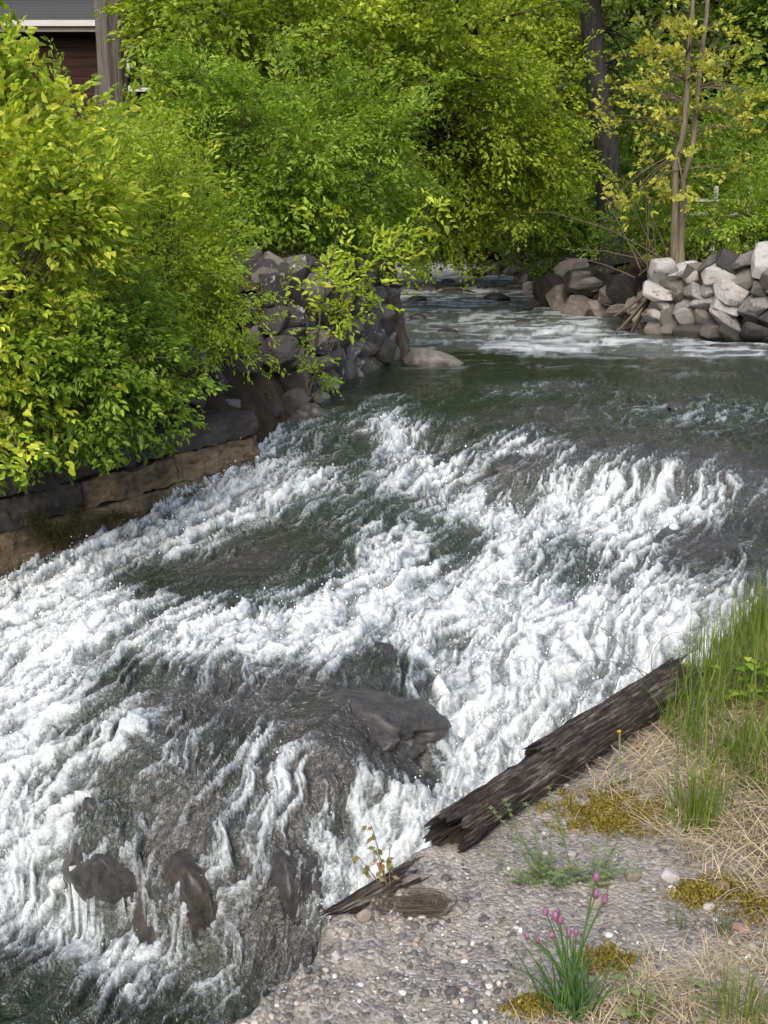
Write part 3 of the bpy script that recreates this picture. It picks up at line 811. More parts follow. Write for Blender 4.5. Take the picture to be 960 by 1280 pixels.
# ------------------------------------------------------------------ boulders along the right bank
bk = [(688,362,26,20,'bank_rock'),(700,375,24,16,'bank_rock'),(722,385,22,13,'bank_rock'),(735,352,34,17,'river_rock'),(752,345,20,14,'river_rock'),(764,372,22,15,'bank_rock'),(780,362,26,22,'river_rock'),(748,384,20,10,'bank_rock'),(768,392,18,9,'bank_rock'),
      (672,345,22,16,'river_rock'),(690,330,24,16,'river_rock'),(712,340,22,14,'bank_rock'),(664,362,16,9,'bank_rock'),(652,350,14,9,'bank_rock'),(676,378,14,8,'river_rock'),(800,395,18,9,'bank_rock'),(790,383,14,10,'bank_rock'),(815,388,14,10,'wall_base'),(830,395,16,10,'wall_base'),
      (846,400,16,9,'bank_rock'),(640,340,14,8,'bank_rock'),(625,338,12,7,'river_rock'),(612,340,12,6,'bank_rock'),(720,328,18,10,'river_rock'),(808,370,12,9,'pale_rock'),(820,352,13,12,'wall_white'),(826,335,12,11,'wall_white'),(812,365,11,11,'wall_white'),(838,375,10,9,'wall_white'),(655,385,12,5,'river_rock'),(860,392,15,10,'wall_base'),(875,402,14,8,'wall_base')]
bk_label = {(688, 362): 'large pinkish-grey boulder at the water edge, upstream end of the right bank heap', (735, 352): 'broad dark boulder high in the middle of the right bank heap', (780, 362): 'big dark boulder below the big trunk in the right bank heap',
            (672, 345): 'dark tilted boulder at the upstream top of the right bank heap', (690, 330): 'dark boulder at the very top of the right bank heap, left of the trunk', (700, 375): 'grey boulder at the waterline below the large pinkish-grey boulder', (722, 385): 'low grey boulder at the waterline in the middle of the right bank heap',
            (764, 372): 'brownish boulder beside the big dark boulder below the trunk', (752, 345): 'small dark boulder at the foot of the big trunk', (712, 340): 'grey boulder between the top boulder and the broad dark one', (846, 400): 'brown boulder at the waterline under the twin-stemmed tree', (800, 395): 'low brown boulder at the waterline left of the twin-stemmed tree', (720, 328): 'dark boulder just left of the big trunk above the heap', (808, 370): 'small pale boulder in the rooty bank below the twin-stemmed tree'}
for i, (px, py, w, h, mt) in enumerate(bk):
    g = np.random.default_rng(1200 + i)
    c = on_ground(px, py + h * .55); k = c[1] / FPX; c[2] += h * k * .55; c[1] -= .1; w *= 1.12; h *= 1.12
    angular_rock('bank_boulder', bk_label.get((bk[i][0], bk[i][1])) or ('angular grey or brown lesser boulder in the rocky right bank heap' if mt != 'wall_white' else 'small whitish stone in the rooty bank below the twin-stemmed tree'), c, (w * k, w * k * .8, h * k * 1.05), (g.normal(0, .15), g.normal(0, .15), g.uniform(0, 6)), M[mt], 700 + i, 'boulders heaped on the right bank' if mt != 'wall_white' else 'whitish stones below the twin tree', 'boulder')

# rocks standing in the river
rv = [(541,443,40,13,'pale_rock','long pale flat-topped boulder at the foot of the timber post'),(533,358,15,5,'river_rock','humped dark rock near the left bank, halfway up the riffles'),(522,372,18,4,'river_rock','long low dark rock just downstream of the humped left rock'),(572,362,22,3,'river_rock','thin flat dark rock in mid-channel of the upper riffles'),(621,369,17,6,'river_rock','broad dark rock close to the right bank boulders'),(628,380,10,3.5,'river_rock','small dark rock just below the broad rock by the right bank'),(522,394,11,5,'river_rock','squat dark rock in the riffles close to the left wall end'),(560,412,14,4,'river_rock','low dark rock just upstream of the long pale boulder'),(575,333,8,4,'river_rock','small dark rock at the far end of the visible river'),(597,338,14,7,'river_rock','large dark rock at the far bend on the right side'),(610,330,9,4,'river_rock','small dark rock behind the large rock at the far bend'),(900,430,13,3,'river_rock','low dark rock in front of the pale stacked wall'),(845,503,20,5,'river_rock','low dark rock breaking the surface near the right of the lip'),(560,350,9,3,'river_rock','small dark rock in mid-river just below the far bend'),(590,350,12,3.5,'bank_rock','brown flat rock in mid-river near the far bend'),(778,408,14,4,'river_rock','low dark rock off the downstream end of the right bank heap'),(655,400,12,3,'river_rock','thin dark rock just off the upstream end of the right bank heap')]
for i, (px, py, w, h, mt, lab) in enumerate(rv):
    g = np.random.default_rng(1500 + i)
    c = on_water(px, py + h); k = c[1] / FPX
    boulder('river_rock', lab, c, (w * k, w * k * .8, h * k * 1.5), (g.normal(0, .06), g.normal(0, .06), g.uniform(-.4, .4)), M[mt], 1600 + i, 3, 8, .1, 'rocks standing in the river', 'rock')

# ------------------------------------------------------------------ plants: leaf sprays on clumps carried by stems
def spray_template(g, K, Ls, ll, ww, droop=.25, flat=.35, hexa=False):
    t = np.sort(g.uniform(.12, 1., K)); side = np.where(np.arange(K) % 2 == 0, 1., -1.)
    lat = side * g.uniform(.02, .34, K) * (1.1 - .6 * t)
    p = np.stack([t, lat, -droop * t * t + g.normal(0, .05, K)], -1) * Ls
    a = np.stack([.8 + 0 * t, side * g.uniform(.3, 1.2, K), g.normal(-.25, .3, K)], -1); a /= np.linalg.norm(a, axis=1)[:, None]
    n = np.stack([g.normal(0, flat, K), g.normal(0, flat, K), np.ones(K)], -1)
    s = np.cross(a, n); s /= np.linalg.norm(s, axis=1)[:, None]; n = np.cross(s, a)
    L = (ll * g.uniform(.6, 1.25, K))[:, None]; w = L * ww
    if hexa:
        q1, q2 = p + a * L * .28, p + a * L * .66 - n * L * .05
        v = np.stack([p, q1 + s * w * .46 + n * w * .2, q2 + s * w * .40 + n * w * .2, p + a * L - n * L * .16, q2 - s * w * .40 + n * w * .2, q1 - s * w * .46 + n * w * .2], 1)
        return v
    mid = p + a * L * .48
    v = np.stack([p, mid + s * w * .5 + n * w * .22, p + a * L - n * L * .12, mid - s * w * .5 + n * w * .22], 1)
    return v                                                     # K,4,3
def crown_geo(clumps, cr, ns, Ls, ll, seed, ww=.55, K=20, up=.25, droop=.25, flat=.4, center=None, tmean=.5, tvar=.16, hexa=False):
    g = np.random.default_rng(seed)
    clumps = np.asarray(clumps); n = len(clumps); cr = np.broadcast_to(cr, (n,))
    center = clumps.mean(0) if center is None else center
    ci = np.repeat(np.arange(n), np.broadcast_to(ns, (n,)).astype(int)); m = len(ci)
    off = g.normal(size=(m, 3)); off /= np.linalg.norm(off, axis=1)[:, None]
    off *= (g.random(m) ** .45)[:, None] * cr[ci][:, None] * np.array([1, 1, .72])
    pos = clumps[ci] + off
    outw = clumps[ci] - center; outw /= np.linalg.norm(outw, axis=1)[:, None] + 1e-6
    d = off / (cr[ci][:, None]) * .8 + outw * .5 + g.normal(size=(m, 3)) * .35 + np.array([0, 0, up])
    d /= np.linalg.norm(d, axis=1)[:, None]
    z = np.array([0, 0, 1.]) + g.normal(size=(m, 3)) * .35
    y = np.cross(z, d); y /= np.linalg.norm(y, axis=1)[:, None]; z = np.cross(d, y)
    Rm = np.stack([d, y, z], -1) * g.uniform(.65, 1.25, m)[:, None, None]
    ctint = g.normal(tmean, .10, n)
    V, T = [], []
    for k in range(6):
        sel = np.flatnonzero(np.arange(m) % 6 == k)
        tp = spray_template(g, K, Ls, ll, ww, droop, flat, hexa)
        v = np.einsum('mij,kvj->mkvi', Rm[sel], tp) + pos[sel][:, None, None]
        tt = np.clip(ctint[ci[sel]][:, None] + g.normal(0, tvar * .6, (len(sel), 1)) + g.normal(0, tvar, (len(sel), K)), 0, 1)
        V.append(v.reshape(-1, 3)); T.append(np.repeat(tt.reshape(-1), 6 if hexa else 4))
    V = np.concatenate(V); T = np.concatenate(T)
    if hexa:
        b6 = np.arange(0, len(V), 6)[:, None]
        return V, np.concatenate([b6 + np.array([[0, 1, 2, 3]]), b6 + np.array([[0, 3, 4, 5]])]), T
    return V, np.arange(len(V)).reshape(-1, 4), T
def ell_points(g, c, r, n, shell=.5):
    d = g.normal(size=(n, 3)); d /= np.linalg.norm(d, axis=1)[:, None]
    return np.asarray(c) + d * (shell + (1 - shell) * g.random(n))[:, None] ** 1. * np.asarray(r)
def stem_path(g, a, b, n=7, sag=.0, wob=.05):
    t = np.linspace(0, 1, n)[:, None]; a = np.asarray(a); b = np.asarray(b); L = np.linalg.norm(b - a)
    bow = np.array([0, 0, 1.]) * (t * (1 - t)) * L * .35
    w = np.cumsum(g.normal(0, wob * L / n, (n, 3)), 0); w -= w * (t < .01)
    return a + (b - a) * t + bow * (1 - sag) + w * np.sin(np.pi * np.clip(t, 0, 1) * .85)
def plant(name, label, cat, base, ells, leaf, seed, mat, ns=18, Ls=.22, ll=.05, cr=.28, stem_r=.018, bark='twig', group=None, trunk=None, ww=.55, K=20, up=.25, droop=.25, flat=.4, shell=.45, tmean=.5, stem_n=None, tvar=.16, shoots=.45, hexa=False):
    """ells: [(center, radii, n clumps)]; trunk: list of (points, r0, r1) for trees"""
    g = np.random.default_rng(seed)
    root = thing(name, label, cat, base, group)
    cl = np.concatenate([ell_points(g, c, r, n, shell) for c, r, n in ells])
    gz = Geo(); src = np.asarray(base, float)
    forks = [src]
    if trunk:
        for (pts, r0, r1) in trunk:
            tg = Geo(); pts = np.asarray(pts, float)
            s_ = np.linspace(0, 1, len(pts)); q = np.linspace(0, 1, 26)
            path = np.stack([np.interp(q, s_, pts[:, i]) for i in range(3)], -1)
            L_ = np.linalg.norm(pts[-1] - pts[0]); path += np.stack([fbm(q * 3 + seed, q * 0 + i, i, 2) for i in range(3)], -1) * .012 * L_ * np.sin(np.pi * q)[:, None]
            rr = r0 + (r1 - r0) * q; rr = rr * (1 + .5 * np.exp(-q * 22))
            tg.tube(path, rr, 14)
            v, f, t = tg.out(); v = v + np.stack([N3(v, 3.5 / max(r0, .05) * .2, 0), N3(v, 3.5 / max(r0, .05) * .2, 1), 0 * v[:, 0]], -1) * r0 * .13
            part('trunk', v, f, M[bark], root)
            forks += [path[i] for i in range(9, 26, 2)]
    fk = np.array(forks)
    ncl = len(cl); mid_ = cl.mean(0)
    cra = cr * g.uniform(.55, 1.25, ncl); nsa = np.maximum(3, ns * (cra / cr) ** 1.5).astype(int)
    sh_p, sh_c = [], []
    for i in g.choice(ncl, int(ncl * shoots), replace=False):
        o_ = cl[i] - mid_; o_ = o_ / (np.linalg.norm(o_) + 1e-6) * .7 + g.normal(0, .35, 3) + np.array([0, -.15, .55 if up > .15 else .05])
        o_ /= np.linalg.norm(o_); L_ = cr * g.uniform(1.3, 2.6)
        tip_ = cl[i] + o_ * L_ - np.array([0, 0, .25 * L_ * droop])
        pth = stem_path(g, cl[i], tip_, 6, .5, .05); gz.tube(pth, np.linspace(stem_r * .3, stem_r * .1, 6), 4)
        for u in (.5, .7, .85, 1.): sh_p.append(cl[i] + (tip_ - cl[i]) * u); sh_c.append(cr * .22)
    if sh_p:
        cl_all = np.concatenate([cl, np.array(sh_p)]); cra = np.concatenate([cra, sh_c]); nsa = np.concatenate([nsa, np.full(len(sh_p), max(1, ns // 6))])
    else: cl_all = cl
    for i, c in enumerate(cl if stem_n is None else cl[:stem_n]):
        if trunk:
            low = fk[1:][fk[1:, 2] < c[2] + .2] if (fk[1:, 2] < c[2] + .2).any() else fk[1:2]
            o = low[np.argmin(np.linalg.norm(low - c, axis=1))]
        else:
            o = src + np.array([g.normal(0, .12), g.normal(0, .10), 0])
        p = stem_path(g, o, c)
        gz.tube(p, np.linspace(stem_r, stem_r * .22, len(p)) * g.uniform(.6, 1.1), 5)
    v, f, t = gz.out()
    part('branch', v, f, M[bark], root)
    v, f, t = crown_geo(cl_all, cra, nsa, Ls, ll, seed + 1, ww, K, up, droop, flat, tmean=tmean, tvar=tvar, hexa=hexa)
    part('crown', v, f, M[mat], root, {'tint': t}, False)
    return root
def E(px, py, d, rx, ry, rz, n): return (PD(px, py, d), (rx, ry, rz), n)

# ---- left bank bushes
M['fresh'] = leaf_mat('fresh_leaf', [(0, (.105, .185, .022)), (.5, (.23, .36, .034)), (1, (.42, .54, .075))], .46)
plant('leafy_shrub', 'tall lime green shrub with large leaves at the left edge of the picture', 'shrub', (-2.75, 6.6, .35), [E(10, 340, 6.3, .50, .45, .75, 42), E(-5, 175, 6.3, .18, .3, .36, 10), E(80, 285, 6.4, .25, .25, .22, 12), E(10, 480, 6.1, .25, .3, .25, 8)], 0, 101, 'lime', 17, .19, .050, .22, .014, ww=.6, K=15, up=.5, tmean=.62, shoots=.7, hexa=True, tvar=.22)
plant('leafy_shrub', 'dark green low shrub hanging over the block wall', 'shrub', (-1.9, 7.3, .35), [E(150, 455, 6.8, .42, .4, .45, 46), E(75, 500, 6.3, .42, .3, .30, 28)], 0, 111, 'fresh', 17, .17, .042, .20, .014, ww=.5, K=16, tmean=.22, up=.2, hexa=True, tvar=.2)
plant('honeysuckle_shrub', 'feathery yellow-green shrub with small leaves above the rubble slope', 'shrub', (-1.6, 8.3, .6), [E(190, 300, 7.9, .42, .45, .62, 56), E(245, 385, 7.8, .24, .25, .32, 20), E(150, 410, 7.5, .36, .3, .4, 22)], 0, 121, 'lime', 15, .19, .036, .19, .012, K=22, ww=.5, up=.35, tmean=.45, shoots=.8)
plant('honeysuckle_shrub', 'broad fresh green shrub crowning the rubble stone wall', 'shrub', (-1.6, 11.3, 1.5), [E(320, 190, 11., .75, .7, .62, 54), E(430, 185, 11.6, .62, .5, .5, 36), E(290, 270, 10.7, .45, .4, .28, 20), E(370, 255, 11, .4, .4, .3, 16)], 0, 131, 'fresh', 15, .26, .052, .3, .02, K=20, up=.25, tmean=.45, shoots=.7)
plant('honeysuckle_shrub', 'olive green shrub in front of the house wall beside the grey snag', 'shrub', (-3.5, 11., 1.9), [E(190, 215, 11., .55, .5, .32, 30), E(100, 190, 10.5, .6, .5, .30, 28), E(20, 240, 10, .6, .5, .35, 22)], 0, 141, 'lime', 14, .22, .05, .26, .018, K=18, up=.4, tmean=.4, shoots=.6)
plant('shrub', 'green shrub trailing over the water end of the rubble wall', 'shrub', (-.5, 13.2, 1.4), [E(465, 250, 13.2, .55, .5, .45, 28), E(425, 285, 12.6, .45, .4, .2, 12)], 0, 151, 'fresh', 15, .26, .055, .26, .018, K=18, up=.1, tmean=.4)
# the leafy sapling leaning out of the rubble
def sapling(name, label, base, tips, mat, ll, seed, cat='sapling', leaf_n=34, r=.012, bark='bark'):
    g = np.random.default_rng(seed); root = thing(name, label, cat, base); base = np.asarray(base)
    gz = Geo(); pos = []
    for tp in tips:
        p = stem_path(g, base, tp, 9, .3, .04); gz.tube(p, np.linspace(r, r * .25, 9), 6)
        L = np.linalg.norm(p[-1] - p[0])
        for k in range(leaf_n):
            u = g.uniform(.35, 1.) * 8; i = min(int(u), 7); q = p[i] + (p[i + 1] - p[i]) * (u - i)
            pos.append(q + g.normal(0, .05 * L, 3) * np.array([1, .6, .5]))
    v, f, t = gz.out(); part('stem', v, f, M[bark], root)
    v, f, t = crown_geo(np.array(pos), .05, 1, ll * 2.6, ll, seed, .5, 9, 0., .6, .3, center=base, tmean=.6, hexa=True)
    part('foliage', v, f, M[mat], root, {'tint': t}, False)
    return root
b0 = PD(385, 492, 9.6)
sapling('leaning_sapling', 'young lime green sapling arching out from the rubble over the pool', b0, [PD(540, 258, 10.2), PD(505, 285, 10.1), PD(470, 310, 9.9), PD(425, 270, 10.)], 'lime', .068, 77, leaf_n=34)
b1 = PD(385, 500, 9.3)
sapling('leafy_weed', 'green leafy seedling growing at the foot of the leaning sapling', b1, [PD(378, 420, 9.4), PD(400, 450, 9.3), PD(425, 475, 9.5)], 'fresh', .042, 79, 'plant', 12, .006, 'twig')

# ---- the big trees
plant('maple_tree', 'bright green maple leaning over the river from the left bank', 'tree', (-2.8, 19, 1.9), [E(400, 40, 18, 2.6, 1.8, 1.6, 100), E(560, 110, 19.5, 1.8, 1.5, 1.7, 90), E(630, 200, 20, .9, .9, .8, 36), E(560, 225, 20, 1.1, .9, .45, 30)], 0, 201, 'maple', 19, .42, .082, .5, .05, 'bark', trunk=[([(-2.8, 19, 1.8), (-2.2, 19, 3.5), (-1.2, 19.2, 5.2), (-.6, 19.4, 6.6)], .17, .07), ([(-2.2, 19, 3.5), (.2, 19.6, 4.6), (1.8, 20, 5.2)], .09, .04)], K=20, up=.05, droop=.4, ww=.62)
plant('maple_tree', 'green maple crown hanging before the house roof', 'tree', (-4., 15.5, 2.4), [E(290, 20, 15, 1.15, 1., .85, 56), E(265, 95, 14.8, .4, .5, .4, 14), E(215, 15, 13.4, .32, .3, .25, 9)], 0, 211, 'maple', 16, .36, .085, .42, .04, 'bark', trunk=[([(-4., 15.5, 2.3), (-3.6, 15.4, 4.2), (-3, 15.3, 6)], .12, .05)], K=20, up=.05, droop=.4, ww=.62, tmean=.42)
plant('maple_tree', 'large yellow-green maple upstream behind the leaning maple', 'tree', (-1., 29, 2.6), [E(480, 130, 28, 3.4, 2.2, 3., 90), E(620, 90, 29, 2.6, 2., 3., 70), E(570, 220, 29, 2., 1.6, 1., 40), E(380, 220, 27, 2.4, 1.6, 1.6, 40)], 0, 221, 'maple', 17, .6, .12, .75, .07, 'bark', trunk=[([(-1, 29, 2.5), (-.6, 29, 5.5), (.3, 29, 9.5)], .22, .09)], K=18, up=.05, droop=.4, ww=.65, tmean=.46)
# twin-stemmed sparse tree on the right bank
tb = PD(843, 335, 17.)
tw = plant('twin_stem_tree', 'slender pale twin-stemmed tree with sparse yellow leaf clusters', 'tree', tb, [E(835, 110, 17, 1.5, 1.2, 1.6, 95), E(800, 240, 17, 1.1, .9, .5, 22), E(915, 150, 17, .6, .8, 1.4, 24)], 0, 231, 'young', 2, .15, .085, .08, .012, 'bark_pale', trunk=[([tb, PD(846, 200, 17), PD(858, 110, 17), PD(868, -40, 17.2)], .062, .028), ([tb + np.array([.08, 0, 0]), PD(856, 220, 17.1), PD(872, 120, 17.1), PD(888, -40, 17.4)], .055, .028)], K=7, up=.3, droop=.2, ww=.7, shell=.2, shoots=.0)
# bare twiggy shoots at its foot
g = np.random.default_rng(9); gz = Geo()
for i in range(12):
    a = tb + np.array([g.normal(-.15, .25), g.normal(0, .2), g.uniform(-.25, .15)])
    b = a + np.array([g.normal(-.7, .9), g.normal(-.1, .5), g.uniform(.1, 1.7)])
    gz.tube(stem_path(g, a, b, 6, .4, .08), np.linspace(.012, .004, 6), 4)
for i in range(12):
    a = tb + np.array([g.normal(0, .12), -.15, -.05]); b = a + np.array([g.normal(-.3, .5), g.uniform(-.7, -.2), g.uniform(-1., -.5)])
    gz.tube(stem_path(g, a, b, 6, 1.2, .08), np.linspace(.035, .012, 6), 5)
v, f, t = gz.out(); part('root', v, f, M['twig'], tw)
# big dark trunk behind it
db = PD(764, 330, 20.5)
plant('tall_tree', 'big straight dark trunk standing on the right bank', 'tree', db, [E(730, -60, 21, 1.8, 1.6, 1.0, 40), E(800, 90, 22, .9, .8, .8, 18)], 0, 241, 'mid', 14, .45, .1, .5, .03, 'bark_dark', trunk=[([db, PD(758, 200, 20.5), PD(750, 100, 20.5), PD(735, -60, 20.5), PD(725, -200, 20.5)], .215, .17)], K=18, up=.05, droop=.4)
# understory on the right bank
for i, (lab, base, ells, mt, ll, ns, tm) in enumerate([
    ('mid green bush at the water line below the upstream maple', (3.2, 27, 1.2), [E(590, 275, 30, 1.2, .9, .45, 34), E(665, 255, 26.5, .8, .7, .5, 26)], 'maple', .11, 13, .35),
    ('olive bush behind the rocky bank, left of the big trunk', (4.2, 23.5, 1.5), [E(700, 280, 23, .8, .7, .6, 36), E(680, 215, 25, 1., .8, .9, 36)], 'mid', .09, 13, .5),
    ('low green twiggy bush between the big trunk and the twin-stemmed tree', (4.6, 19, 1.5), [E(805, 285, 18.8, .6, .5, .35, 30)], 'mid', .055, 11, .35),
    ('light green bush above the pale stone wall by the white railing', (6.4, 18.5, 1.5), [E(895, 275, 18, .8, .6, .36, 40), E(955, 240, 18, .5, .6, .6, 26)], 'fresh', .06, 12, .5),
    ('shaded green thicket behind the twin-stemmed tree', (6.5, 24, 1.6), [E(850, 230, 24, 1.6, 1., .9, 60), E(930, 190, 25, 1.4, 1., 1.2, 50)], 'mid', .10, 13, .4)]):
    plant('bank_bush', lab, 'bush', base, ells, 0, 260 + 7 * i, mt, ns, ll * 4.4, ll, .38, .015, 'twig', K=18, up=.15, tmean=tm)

# ---- forest behind
def forest_proto(name, seed, h, r, mat, ll, nclump, tmean, conifer=False):
    g = np.random.default_rng(seed)
    if conifer:
        hh = g.uniform(.1, 1., nclump); a = g.uniform(0, 6.28, nclump)
        rr = r * (1.02 - hh) * g.uniform(.35, 1., nclump)
        cl = np.stack([np.cos(a) * rr, np.sin(a) * rr, hh * h], -1)
    else:
        cl = ell_points(g, (0, 0, h * .56), (r, r, h * .46), nclump, .35)
    tr = Geo(); q = np.linspace(0, 1, 14)
    tr.tube(np.stack([.15 * np.sin(q * 3 + seed), .1 * np.cos(q * 2), q * h * .92], -1), .26 * (1 - q * .85), 10)
    for c in cl[:60]:
        o = np.array([0, 0, max(.6, c[2] - .25 * r)]); tr.tube(stem_path(g, o, c, 5), np.linspace(.06, .015, 5), 4)
    tv, tf, _ = tr.out()
    v, f, t = crown_geo(cl, r * .22, 12, ll * 4.2, ll, seed, .65, 16, .05, .35, .4, tmean=tmean)
    return mesh_np('trunk', tv, tf, M['bark_dark']), mesh_np('crown', v, f, M[mat], {'tint': t}, False)
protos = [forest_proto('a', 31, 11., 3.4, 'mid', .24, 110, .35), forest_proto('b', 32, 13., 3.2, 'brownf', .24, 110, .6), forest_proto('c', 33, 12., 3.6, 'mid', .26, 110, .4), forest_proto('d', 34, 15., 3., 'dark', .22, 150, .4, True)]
flabel = ['dark green broadleaf tree in the shaded wood behind the river', 'olive brown tree coming into leaf in the wood behind', 'mid green tree in the wood behind the river', 'dark conifer in the wood behind the river']
spots = [(-15,34,2,1.),(-11,32,0,.9),(-7,36,2,1.),(-3,40,0,1.),(1,44,2,1.1),(5,43,0,1.),(9,39,1,1.),(12,36,0,1.),(15,34,3,1.),(7.5,33,1,.95),(10.5,29.5,0,.9),(13.5,27,1,1.),(6.2,29,3,.85),(17,30,2,1.),
         (-18,44,0,1.2),(-12,46,1,1.2),(-7,48,0,1.2),(-2,51,3,1.2),(2.5,53,0,1.3),(7,51,1,1.3),(11,48,3,1.2),(15,46,0,1.2),(19,43,1,1.2),(23,40,0,1.2),(-22,40,2,1.1),(4.6,37.5,2,.8),(-9.5,27,2,.8),(-13,25,0,.8),(0,62,0,1.5),(9,60,1,1.5),(17,58,0,1.5),(-9,60,0,1.5),(-18,58,1,1.4),(26,54,0,1.4)]
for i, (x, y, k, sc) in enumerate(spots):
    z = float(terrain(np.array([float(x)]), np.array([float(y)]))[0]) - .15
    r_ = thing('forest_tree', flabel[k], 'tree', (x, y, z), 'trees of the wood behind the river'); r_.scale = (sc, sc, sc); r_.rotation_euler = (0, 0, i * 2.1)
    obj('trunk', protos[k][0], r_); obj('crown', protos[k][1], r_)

# ------------------------------------------------------------------ house, snag and railing behind the bushes
def box(c, s, rz=0.):
    x, y, z = [q / 2 for q in s]
    v = np.array([(-x, -y, -z), (x, -y, -z), (x, y, -z), (-x, y, -z), (-x, -y, z), (x, -y, z), (x, y, z), (-x, y, z)])
    f = np.array([(0, 3, 2, 1), (4, 5, 6, 7), (0, 1, 5, 4), (1, 2, 6, 5), (2, 3, 7, 6), (3, 0, 4, 7)])
    return v + np.array(c), f
M['siding'] = bark_mat('stained_siding', (.016, .008, .006), (.045, .021, .015), 3., (.1, 1, 1), .4)
M['shingle'] = flat('grey_shingle', (.028, .031, .031), 1., (.055, .058, .057), 30)
M['white_paint'] = flat('white_paint', (.30, .30, .285), .6, (.45, .45, .43), 8, .1)
m = Mat('window_glass'); m.color((.012, .014, .016)); m.rough(.05); M['glass'] = m.m
HX0, HX1, HY, HZ0 = -11.5, -4.25, 22., 2.2
HEAVE = PD(100, 44, 22.)[2]
house = thing('cabin', 'dark red-brown sided cabin with grey shingle roof behind the bushes', 'house', (-8, 22, HZ0))
def hp(name, c, s, mat, parent=house):
    v, f = box(c, s); o = part(name, v, f, mat, house, smooth=False)
    if parent is not house:
        o.parent = parent; o.location = -parent.location
    return o
nb = int((HEAVE - HZ0) / .17)
for i in range(nb):
    hp('siding_board', ((HX0 + HX1) / 2, HY + .02 * (i % 2) * .3, HZ0 + (i + .5) * .17), (HX1 - HX0, .06, .163), M['siding'])
hp('wall', ((HX0 + HX1) / 2, HY + 2.1, (HZ0 + HEAVE) / 2), (HX1 - HX0 - .02, 4.1, HEAVE - HZ0), M['siding'])
hp('corner_board', (HX1 + .03, HY - .02, (HZ0 + HEAVE) / 2), (.12, .14, HEAVE - HZ0), M['siding'])
hp('fascia', ((HX0 + HX1) / 2, HY - .47, HEAVE + .06), (HX1 - HX0 + .7, .04, .17), M['white_paint'])
hp('gutter', ((HX0 + HX1) / 2, HY - .55, HEAVE + .10), (HX1 - HX0 + .7, .11, .10), M['white_paint'])
hp('soffit', ((HX0 + HX1) / 2, HY - .23, HEAVE - .01), (HX1 - HX0 + .68, .44, .02), M['siding'])
for i in range(14):
    v, f = box((0, 0, 0), (HX1 - HX0 + .72, .26, .025)); 
    a = R(26); v = v @ np.array([[1, 0, 0], [0, math.cos(a), math.sin(a)], [0, -math.sin(a), math.cos(a)]])
    v = v + np.array([(HX0 + HX1) / 2, HY - .45 + (i + .5) * .19 * math.cos(a), HEAVE + .16 + (i + .5) * .19 * math.sin(a) + .012 * 0])
    part('shingle_course', v, f, M['shingle'], house, smooth=False)
wc = PD(176, 92, 21.9)
win = hp('window', (wc[0], 21.93, wc[2] + .25), (.40, .03, 1.0), M['glass'])
for dx in (-.23, .23): 
    o = hp('frame', (wc[0] + dx, 21.90, wc[2] + .25), (.07, .10, 1.10), M['white_paint'])
    o.parent = win
o = hp('sill', (wc[0], 21.89, wc[2] - .29), (.56, .13, .07), M['white_paint']); o.parent = win

sb = PD(147, 210, 14.)
g_ = Geo(); q = np.linspace(0, 1, 40)[:, None]; st_ = np.array([sb[0] - .02, 14., 5.6]); b_ = np.array([sb[0], 14., 1.9])
sides = 48; a = np.arange(sides) * 2 * np.pi / sides
rr = .165 * (1 + .10 * np.sin(a * 3 + 1) + .07 * np.sin(a * 7) + .05 * np.sin(a * 13 + 2))
ring = (b_ + (st_ - b_) * q)[:, None] + np.stack([np.cos(a) * rr, np.sin(a) * rr, 0 * a], -1)[None] * (1.05 - .15 * q)[:, None]
v = ring.reshape(-1, 3); i_ = np.arange(40 * sides).reshape(40, sides)
f = np.stack([i_[:-1], np.roll(i_[:-1], -1, 1), np.roll(i_[1:], -1, 1), i_[1:]], -1).reshape(-1, 4)
snag = obj('dead_trunk', mesh_np('dead_trunk', v - b_, f, M['snag']), None, b_)
tag(snag, 'grey weathered bare tree trunk in front of the cabin', 'tree trunk')

M['rail_paint'] = flat('worn_white_paint', (.22, .22, .20), .7, (.40, .40, .38), 12, .2)
fc = PD(893, 266, 21.)
fence = thing('railing', 'small white railing half hidden by the bushes on the right', 'railing', (fc[0], 21, 1.5))
for dx in (-.55, .0, .62):
    v, f = box((fc[0] + dx, 21, fc[2] - .1), (.07, .07, 1.15)); part('post', v, f, M['rail_paint'], fence, smooth=False)
for dz in (.22, -.02, -.3):
    v, f = box((fc[0] + .05, 20.93, fc[2] + dz), (1.5, .03, .05)); part('rail', v, f, M['rail_paint'], fence, smooth=False)

# ------------------------------------------------------------------ near bank: cemented gravel slab running into grass
NE = RIGHT[1:8]
def bank_z(x, y, detail=True):
    s = seg_dist(x, y, RIGHT[:9]) * np.where(inside(x, y, np.concatenate([RIGHT[:9], [(12, 9.5), (12, -3), (-2.2, -3)]])), 1, -1)
    edge = .035 * fbm(x * 5, y * 5, 1, 3) if detail else 0
    s = s + edge
    z = .012 * fbm(x * 2.2, y * 2.2, 2, 3) + np.interp(s, [0, .5, 1.2, 3, 8], [-.03, 0, .035, .16, .5])
    if detail:
        z = z + .010 * fbm(x * 11, y * 11, 3, 4) + .004 * np.abs(N2(x * 45, y * 45, 1))
        z = z + .05 * sstep(.32, .05, s) * sstep(.35, -.25, y - 2.75) * np.abs(fbm(x * 9, y * 9, 0, 3))
    z = z + .06 * sstep(.9, 1.6, x - .25 * (y - 3)) + .05 * sstep(.12, .45, s) * sstep(3.2, 4.2, y)
    return z - 1.3 * sstep(.0, -.16, s) - .10 * sstep(.02, -.03, s), s
Xb, Yb, nrb, ncb = fan(1.3, 9.2, .0075, -.52, .95, 430, off=.6)
Zb_, sb_ = bank_z(Xb, Yb)
